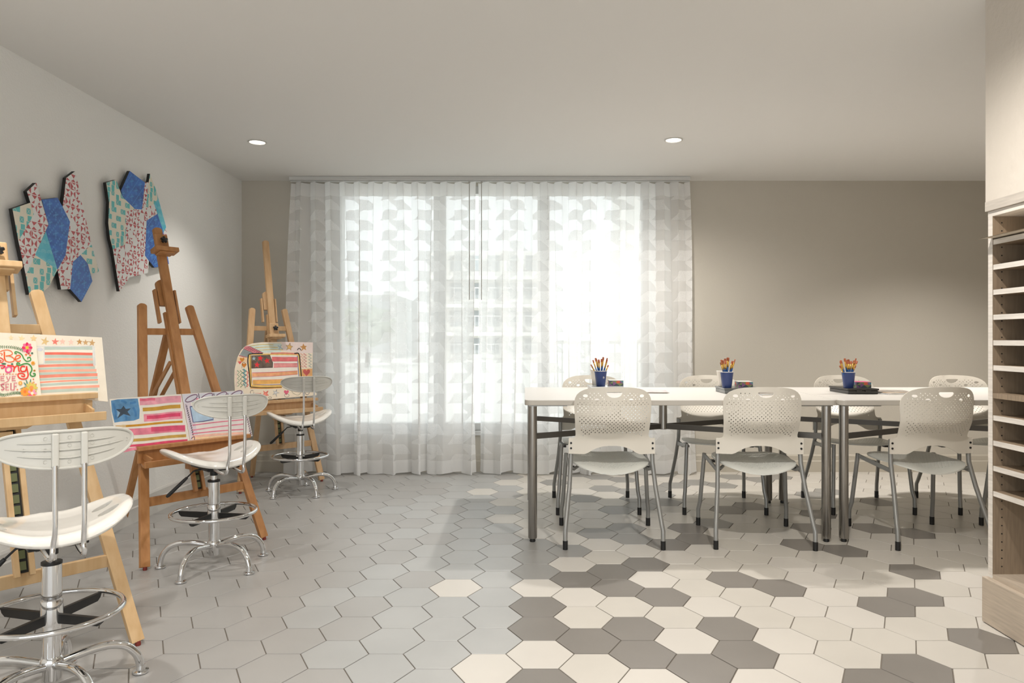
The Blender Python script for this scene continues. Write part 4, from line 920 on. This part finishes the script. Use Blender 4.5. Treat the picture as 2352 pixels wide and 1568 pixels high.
def wall_board(facets, zs, label):
    def yz(p):
        x, y = zs[0] + p[0] * zs[2], zs[1] + p[1] * zs[2]; d = XF / ((x - CX) / F); return (d, CH - (y - CY) / F * d)
    mb = MB(); rn = random.Random(5)
    for kind, pts in facets:
        pl = [yz(p) for p in pts]; n = len(pl); V, T = triangulate(pl); base = {'c': 0, 'w': 1, 'b': 2, 'v': 3}[kind]
        mb.add([(XF, a, b) for a, b in V], T, base)
        mb.add([(XF - .017, a, b) for a, b in V], T, 4)
        mb.add([(XF - .0003, a, b) for a, b in pl] + [(XF - .017, a, b) for a, b in pl], [(i, (i + 1) % n, n + (i + 1) % n, n + i) for i in range(n)], 4)
        ya, yb = min(p[0] for p in pl), max(p[0] for p in pl); za, zb = min(p[1] for p in pl), max(p[1] for p in pl)
        X1, X2 = XF + .0003, XF + .0005
        def put(poly, mi, x=X1, strict=True):
            for tri in T:
                c = clip(poly, [V[i] for i in tri])
                if len(c) > 2: mb.add([(x, a, b) for a, b in c], [tuple(range(len(c)))], mi)
        g = .040 if kind == 'w' else .044
        y = math.floor(ya / g) * g
        iy = int(round(y / g))
        while y < yb:
            z = math.floor(za / g) * g; iz = int(round(z / g))
            while z < zb:
                if kind == 'w':
                    h = (iy * 7 + iz * 13 + iy * iz * 3) % 7; c = (y + g * (.5 + .12 * math.sin(iy * 3 + iz)), z + g * (.5 + .12 * math.cos(iz * 2 + iy))); gp = g * .045
                    cs = [(y + gp, z + gp), (y + g - gp, z + gp), (y + g - gp, z + g - gp), (y + gp, z + g - gp)]
                    m_ = [(c[0], c[1] - gp), (c[0] + gp, c[1]), (c[0], c[1] + gp), (c[0] - gp, c[1])]
                    for k in range(4):
                        if h == 6: continue
                        if (h + k) % 2 == 0:
                            if (h + k) % 3: put([cs[k], cs[(k + 1) % 4], m_[k]], 6)
                            else:
                                q1 = ((cs[k][0] + cs[(k + 1) % 4][0]) / 2, (cs[k][1] + cs[(k + 1) % 4][1]) / 2); put([cs[k], q1, m_[k]], 6)
                        elif h == 5: put([cs[k], cs[(k + 1) % 4], ((cs[k][0] + m_[k][0]) / 2, (cs[k][1] + m_[k][1]) / 2)], 6)
                elif kind == 'c':
                    def sq(a0, a1, b0, b1):
                        put([(y + g * a0, z + g * b0), (y + g * a1, z + g * b0), (y + g * a1, z + g * b1), (y + g * a0, z + g * b1)], 5)
                    h = (iy * 5 + iz * 3) % 8
                    if (iy + iz) % 2 == 0:
                        sq(-.06, .56, -.06, .56)
                        if h in (0, 2, 3): sq(.56, 1.0, -.06, .56)
                        if h in (0, 5, 6): sq(-.06, .56, .56, 1.2)
                        for (a0, b0, a1, b1) in ((-.06, -.06, .56, .56), (.56, -.06, -.06, .56)):
                            d_ = .025; put([(y + g * (a0 - d_), z + g * b0), (y + g * (a0 + d_), z + g * b0), (y + g * (a1 + d_), z + g * b1), (y + g * (a1 - d_), z + g * b1)], 0, X2)
                    elif h in (1, 4): sq(.1, .7, .25, .8)
                elif kind == 'b':
                    for q_ in range(4):
                        for (cy_, cz_) in ((y + g * (.15 + .22 * q_), z + g * .5 + g * .08 * q_), (y + g * .5, z + g * (.12 + .25 * q_))) if (iy + iz) % 2 == 0 else ((y + g * (.12 + .25 * q_), z + g * (.12 + .25 * q_)),):
                            ro, ri = .0048, .0026
                            ring_o = [(cy_ + ro * math.cos(R(60 * k)), cz_ + ro * math.sin(R(60 * k))) for k in range(6)]; ring_i = [(cy_ + ri * math.cos(R(60 * k)), cz_ + ri * math.sin(R(60 * k))) for k in range(6)]
                            if all(inside(p, pl) for p in ring_o): mb.add([(X1, a, b) for a, b in ring_o + ring_i], [(k, (k + 1) % 6, 6 + (k + 1) % 6, 6 + k) for k in range(6)], 7)
                else:
                    for q_ in range(3):
                        rr = g * (.2 + .12 * q_); c_ = (y + g / 2, z + g * .2)
                        for k in range(6):
                            a0, a1 = R(15 + 25 * k), R(35 + 25 * k)
                            put([(c_[0] + rr * math.cos(a0), c_[1] + rr * math.sin(a0)), (c_[0] + rr * math.cos(a1), c_[1] + rr * math.sin(a1)), (c_[0] + (rr + .0016) * math.cos(a1), c_[1] + (rr + .0016) * math.sin(a1)), (c_[0] + (rr + .0016) * math.cos(a0), c_[1] + (rr + .0016) * math.sin(a0))], 8)
                z += g; iz += 1
            y += g; iy += 1
    o = mb.build('wall_art', P_mats, fix=False)
    # wooden cleats that hold the board off the wall
    tag(o, label, 'wall art', 'patterned shaped boards on the left wall')
    m0 = min(v[1] for v in mb.v); m1 = max(v[1] for v in mb.v); q_ = MB()
    ys = (m0 * .72 + m1 * .28); zs_ = 1.50
    q_.box(LEFT, XF - .016, ys - .05, ys + .05, zs_, zs_ + .02); q_.build('hanging_cleat', M_bl, o)
wall_board([('c', [(140,487),(340,418),(382,548),(207,850)]), ('w', [(303,292),(408,195),(545,665),(395,1005),(290,1235),(207,850),(382,548)]), ('b', [(470,385),(648,362),(705,465),(788,632),(738,1010),(648,1172),(515,740),(545,665)]),
            ('v', [(515,740),(648,1172),(395,1005)]), ('c', [(395,1005),(648,1172),(550,1365),(500,1410),(330,1455),(290,1235)]), ('w', [(745,140),(845,65),(1030,890),(905,1005),(820,1085),(790,1390),(688,1395),(648,1172),(738,1010),(788,632),(705,465)]),
            ('c', [(1030,890),(1115,1195),(1020,1220),(985,1100),(905,1005)]), ('b', [(905,1005),(990,1110),(1040,1300),(918,1535),(790,1390),(820,1085)])], (0, 380, .204082),
           'angular patchwork board with two separate blue hexagons, left of the pair on the wall')
wall_board([('c', [(125,205),(242,172),(320,375),(470,522),(362,555),(358,945),(205,1005),(170,870),(150,690),(160,445)]), ('b', [(408,65),(590,205),(555,527),(470,522),(320,375),(302,300)]), ('w', [(590,205),(635,200),(600,510),(555,527)]),
            ('c', [(650,98),(725,300),(745,400),(700,462),(600,510),(635,200)]), ('v', [(725,300),(845,740),(815,800),(740,580),(700,462),(745,400)]), ('w', [(362,555),(470,522),(555,527),(600,510),(700,462),(740,580),(610,660),(590,1080),(637,1145),(625,1290),(405,1340),(285,1510),(205,1005),(358,945)]),
            ('b', [(740,580),(815,800),(805,900),(860,1060),(878,1180),(800,1200),(705,1225),(590,1080),(610,660)]), ('w', [(845,740),(872,1085),(860,1060),(805,900),(815,800)])], (220, 380, .191388),
           'angular patchwork board topped by a blue diamond, right of the pair on the wall')

# ------------------------------------------------------------------ things on the tables
TH = .7475
def tray(x0, x1, y0, y1, m, label):
    t = empty('art_tray', ((x0 + x1) / 2, (y0 + y1) / 2, TH)); tag(t, label, 'tray', 'art trays on the tables'); hx, hy = (x1 - x0) / 2, (y1 - y0) / 2
    mb = MB(); mb.box(-hx + .004, hx - .004, -hy + .004, hy - .004, 0, .022); mb.build('base', m, t, bevel=.004)
    mb = MB(); mb.box(-hx, hx, -hy, hy, .0222, .0325); mb.build('lid', m, t, bevel=.003)
    mb = MB(); mb.box(-hx + .05, -hx + .08, -hy - .003, -hy + .001, .014, .024); mb.box(hx - .08, hx - .05, -hy - .003, -hy + .001, .014, .024); mb.build('latch', m, t)
tray(1.851, 2.032, 4.09, 4.35, mat('black_case', (44, 42, 40), .3), 'flat black plastic case under the cup nearest the bookcase')
tray(1.155, 1.375, 4.13, 4.34, mat('smoky_case', (118, 120, 120), .2, c2=(96, 98, 98)), 'flat smoky grey plastic case under the middle blue cup')
tray(.39, .62, 4.22, 4.47, mat('clear_case', (196, 200, 202), .15), 'flat clear plastic case under the lettered blue cup')
TT = TH + .0325
def cup(x, y, z, m, label, name='paper_cup', scale=1, grp=None):
    t = empty(name, (x, y, z)); tag(t, label, 'cup', grp)
    mb = MB(); mb.lathe([(.0255, 0), (.0265, .001), (.0375, .092), (.0362, .092), (.0252, .006), (.001, .006)], seg=32); mb.build('body', m, t)
    mb = MB(); mb.tube([(.0378 * math.cos(2 * math.pi * k / 32), .0378 * math.sin(2 * math.pi * k / 32), .0925) for k in range(32)], .0016, 8, closed=True); mb.build('rim', M_sw, t)
    return t
M_nv = mat('navy_card', (34, 54, 106), .4)
M_pc = mat('white_card', (232, 226, 216), .6)
c1 = cup(.458, 4.30, TT, M_nv, 'navy paper cup with small white lettering, leftmost on the tables, full of brushes', grp='navy brush cups')
c2 = cup(1.181, 4.17, TT, M_nv, 'navy paper cup of brushes in front of the plain white cup', grp='navy brush cups')
c3 = cup(1.882, 4.15, TT, M_nv, 'navy paper cup of brushes on the black case', grp='navy brush cups')
cup(.445, 4.42, TT, M_pc, 'plain white paper cup half hidden behind the lettered navy cup', grp='plain white cups')
cup(1.190, 4.285, TT, M_pc, 'plain white paper cup behind the middle navy cup', grp='plain white cups')
# small script word on the first cup, wrapped on its wall
mb = MB()
word = [[(0, 0), (.35, 1.0), (.5, 0)], [(.1, .4), (.6, .45)], [(.75, .9), (.65, .1), (.85, .0)], [(.6, .65), (.95, .65)], [(1.0, 1.0), (1.0, .05)], [(1.25, .5), (1.1, .3), (1.2, .05), (1.35, .4), (1.4, 0)], [(1.75, .5), (1.55, .4), (1.75, .2), (1.55, 0)], [(.1, -.45), (1.5, -.45)]]
def wrap(a, b):
    z = .052 + b * .0085; rr = .0266 + (z - .001) * .011 / .091 + .0004; th = R(-90 + 18) + (a * .0062) / rr; return (rr * math.cos(th), rr * math.sin(th), z)
for stt in word: mb.tube([wrap(*p) for p in stt], .0006, 6)
mb.build('logo', M_sw, c1)
# brushes
bru = empty('paintbrush')
Lh = .118
mb = MB(); mb.tube([(0, 0, 0), (0, 0, Lh * .55), (0, 0, Lh)], [.002, .0045, .0034], 8); mb.build('handle', mat('blue_lacquer', (22, 82, 148), .25), bru)
mb = MB(); mb.tube([(0, 0, Lh), (0, 0, Lh + .038)], [.0036, .0044], 8); mb.build('ferrule', mat('gold_ferrule', (206, 164, 78), .3, .6), bru)
mb = MB(); mb.beam((0, 0, Lh + .037), (0, 0, Lh + .058), .0110, .0050, round_top=True); mb.build('bristles', mat('orange_bristle', (168, 92, 58), .7), bru)
fb = [True]
def brushes(cx, cy, n, label, group, seed, spread):
    rn = random.Random(seed)
    for k in range(n):
        b = bru if fb[0] else copy_tree(bru); fb[0] = False
        f = (k + .5) / n * 2 - 1; tx = f * spread + rn.uniform(-.01, .01); ty = rn.uniform(-.02, .02)
        bx, by = -tx * .12 + rn.uniform(-.003, .003), rn.uniform(-.008, .008)
        base = Vector((bx, by, .008)); top = Vector((tx, ty, .115)); d = (top - base).normalized()
        b.location = Vector((cx, cy, TT)) + base + d * rn.uniform(-.0, .0)
        b.rotation_euler = d.to_track_quat('Z', 'Y').to_euler(); sc = rn.uniform(.84, .98) * (1.0 - .12 * (abs(f) > .8)); b.scale = (1.0, 1.0, sc)
        tag(b, label, 'paintbrush', group)
brushes(.458, 4.30, 12, 'blue handled paintbrush with orange bristles standing in the leftmost, lettered navy cup', 'brushes in the lettered navy cup', 1, .046)
brushes(1.181, 4.17, 14, 'blue handled paintbrush with orange bristles standing in the middle navy cup', 'brushes in the middle navy cup', 2, .034)
brushes(1.882, 4.15, 15, 'blue handled paintbrush with orange bristles standing in the navy cup on the black case', 'brushes in the cup on the black case', 4, .048)
# boxes of paint sticks: little patchwork boxes
pc_ = [mat('box_lid', (214, 206, 198), .5), mat('pb_grey', (128, 142, 134), .5), mat('pb_orange', (206, 96, 62), .5), mat('pb_pink', (206, 92, 130), .5), mat('pb_plum', (128, 84, 128), .5), mat('pb_olive', (122, 132, 82), .5), mat('pb_teal', (86, 134, 142), .5), mat('pb_dark', (60, 74, 84), .5)]
def paint_box(x, y, label, lidm, rz=0):
    t = empty('paint_box', (x, y, TT), rz); tag(t, label, 'box', 'patchwork paint boxes'); hx, hy, h = .042, .045, .033
    mb = MB(); mb.box(-hx, hx, -hy, hy, 0, h, 1); rn = random.Random(11)
    nx = 4
    for face in range(2):
        for i in range(nx):
            for j in range(2):
                a0, a1 = -1 + 2 * i / nx, -1 + 2 * (i + 1) / nx; b0, b1 = .001 + (h - .002) * j / 2, .001 + (h - .002) * (j + 1) / 2
                def Q(a, b): return (a * hx, -hy - .0004, b) if face == 0 else (-hx - .0004, -a * hy, b)
                c = [Q(a0, b0), Q(a1, b0), Q(a1, b1), Q(a0, b1)]; m1, m2 = rn.randint(1, 7), rn.randint(1, 7)
                if (i + j) % 2: mb.add(c, [(0, 1, 2)], m1); mb.add(c, [(0, 2, 3)], m2)
                else: mb.add(c, [(0, 1, 3)], m1); mb.add(c, [(1, 2, 3)], m2)
    mb.build('box_body', pc_, t, fix=False)
    mb = MB(); mb.box(-hx, hx, -hy, hy, h, h + .0018); mb.build('box_lid', lidm, t)
paint_box(.555, 4.36, 'colourful patchwork paint box on the clear case, beside the lettered cup', pc_[0])
paint_box(1.298, 4.23, 'colourful patchwork paint box right of the middle navy cup', pc_[0], R(-3))
paint_box(1.975, 4.20, 'colourful patchwork paint box on the black case', pc_[3])
# booklets
def booklet(x, y, rz, z, label, m, w_=.21, h_=.27, th=.004, grp='booklets lying on the tables'):
    t = empty('booklet', (x, y, z), rz); tag(t, label, 'booklet', grp)
    mb = MB(); mb.box(-w_ / 2 + .001, w_ / 2 - .001, -h_ / 2 + .001, h_ / 2 - .001, .0004, th - .0005); mb.build('pages', M_pc, t)
    mb = MB(); mb.box(-w_ / 2, w_ / 2, -h_ / 2, h_ / 2, th - .0005, th); mb.box(-w_ / 2, w_ / 2, -h_ / 2, h_ / 2, 0, .0004); mb.box(-w_ / 2 - .0005, -w_ / 2, -h_ / 2, h_ / 2, 0, th); mb.build('cover', m, t)
mk = lambda n, a, b: mat(n, a, .4, c2=b, scale=14)
cv = [mk('cover_pale', (222, 214, 212), (196, 176, 178)), mk('cover_grey', (196, 196, 196), (150, 150, 150)), mk('cover_tan', (196, 168, 140), (226, 220, 210)), mk('cover_dark', (96, 84, 78), (190, 182, 172))]
booklet(.735, 4.31, R(4), TH, 'bottom booklet of the thin pair lying right of the leftmost chair back', cv[1]); booklet(.745, 4.30, R(-6), TH + .0045, 'top pale booklet with a faint pink cover, right of the leftmost chair back', cv[0])
booklet(1.41, 4.06, R(9), TH, 'grey booklet at the bottom of the pile glimpsed through the second chair handle', cv[1], .19, .13, .006)
booklet(1.42, 4.07, R(-12), TH + .0065, 'dark booklet on top of the pile glimpsed through the second chair handle', cv[3], .17, .12, .005)
booklet(2.16, 4.16, R(2), TH, 'white booklet at the bottom of the fanned pile beside the black case', cv[1], .20, .20, .004)
booklet(2.165, 4.19, R(14), TH + .0045, 'tan booklet in the middle of the fanned pile beside the black case', cv[2], .19, .18, .004)
booklet(2.16, 4.21, R(-9), TH + .009, 'dark patterned booklet topmost in the fanned pile beside the black case', cv[3], .18, .15, .003)
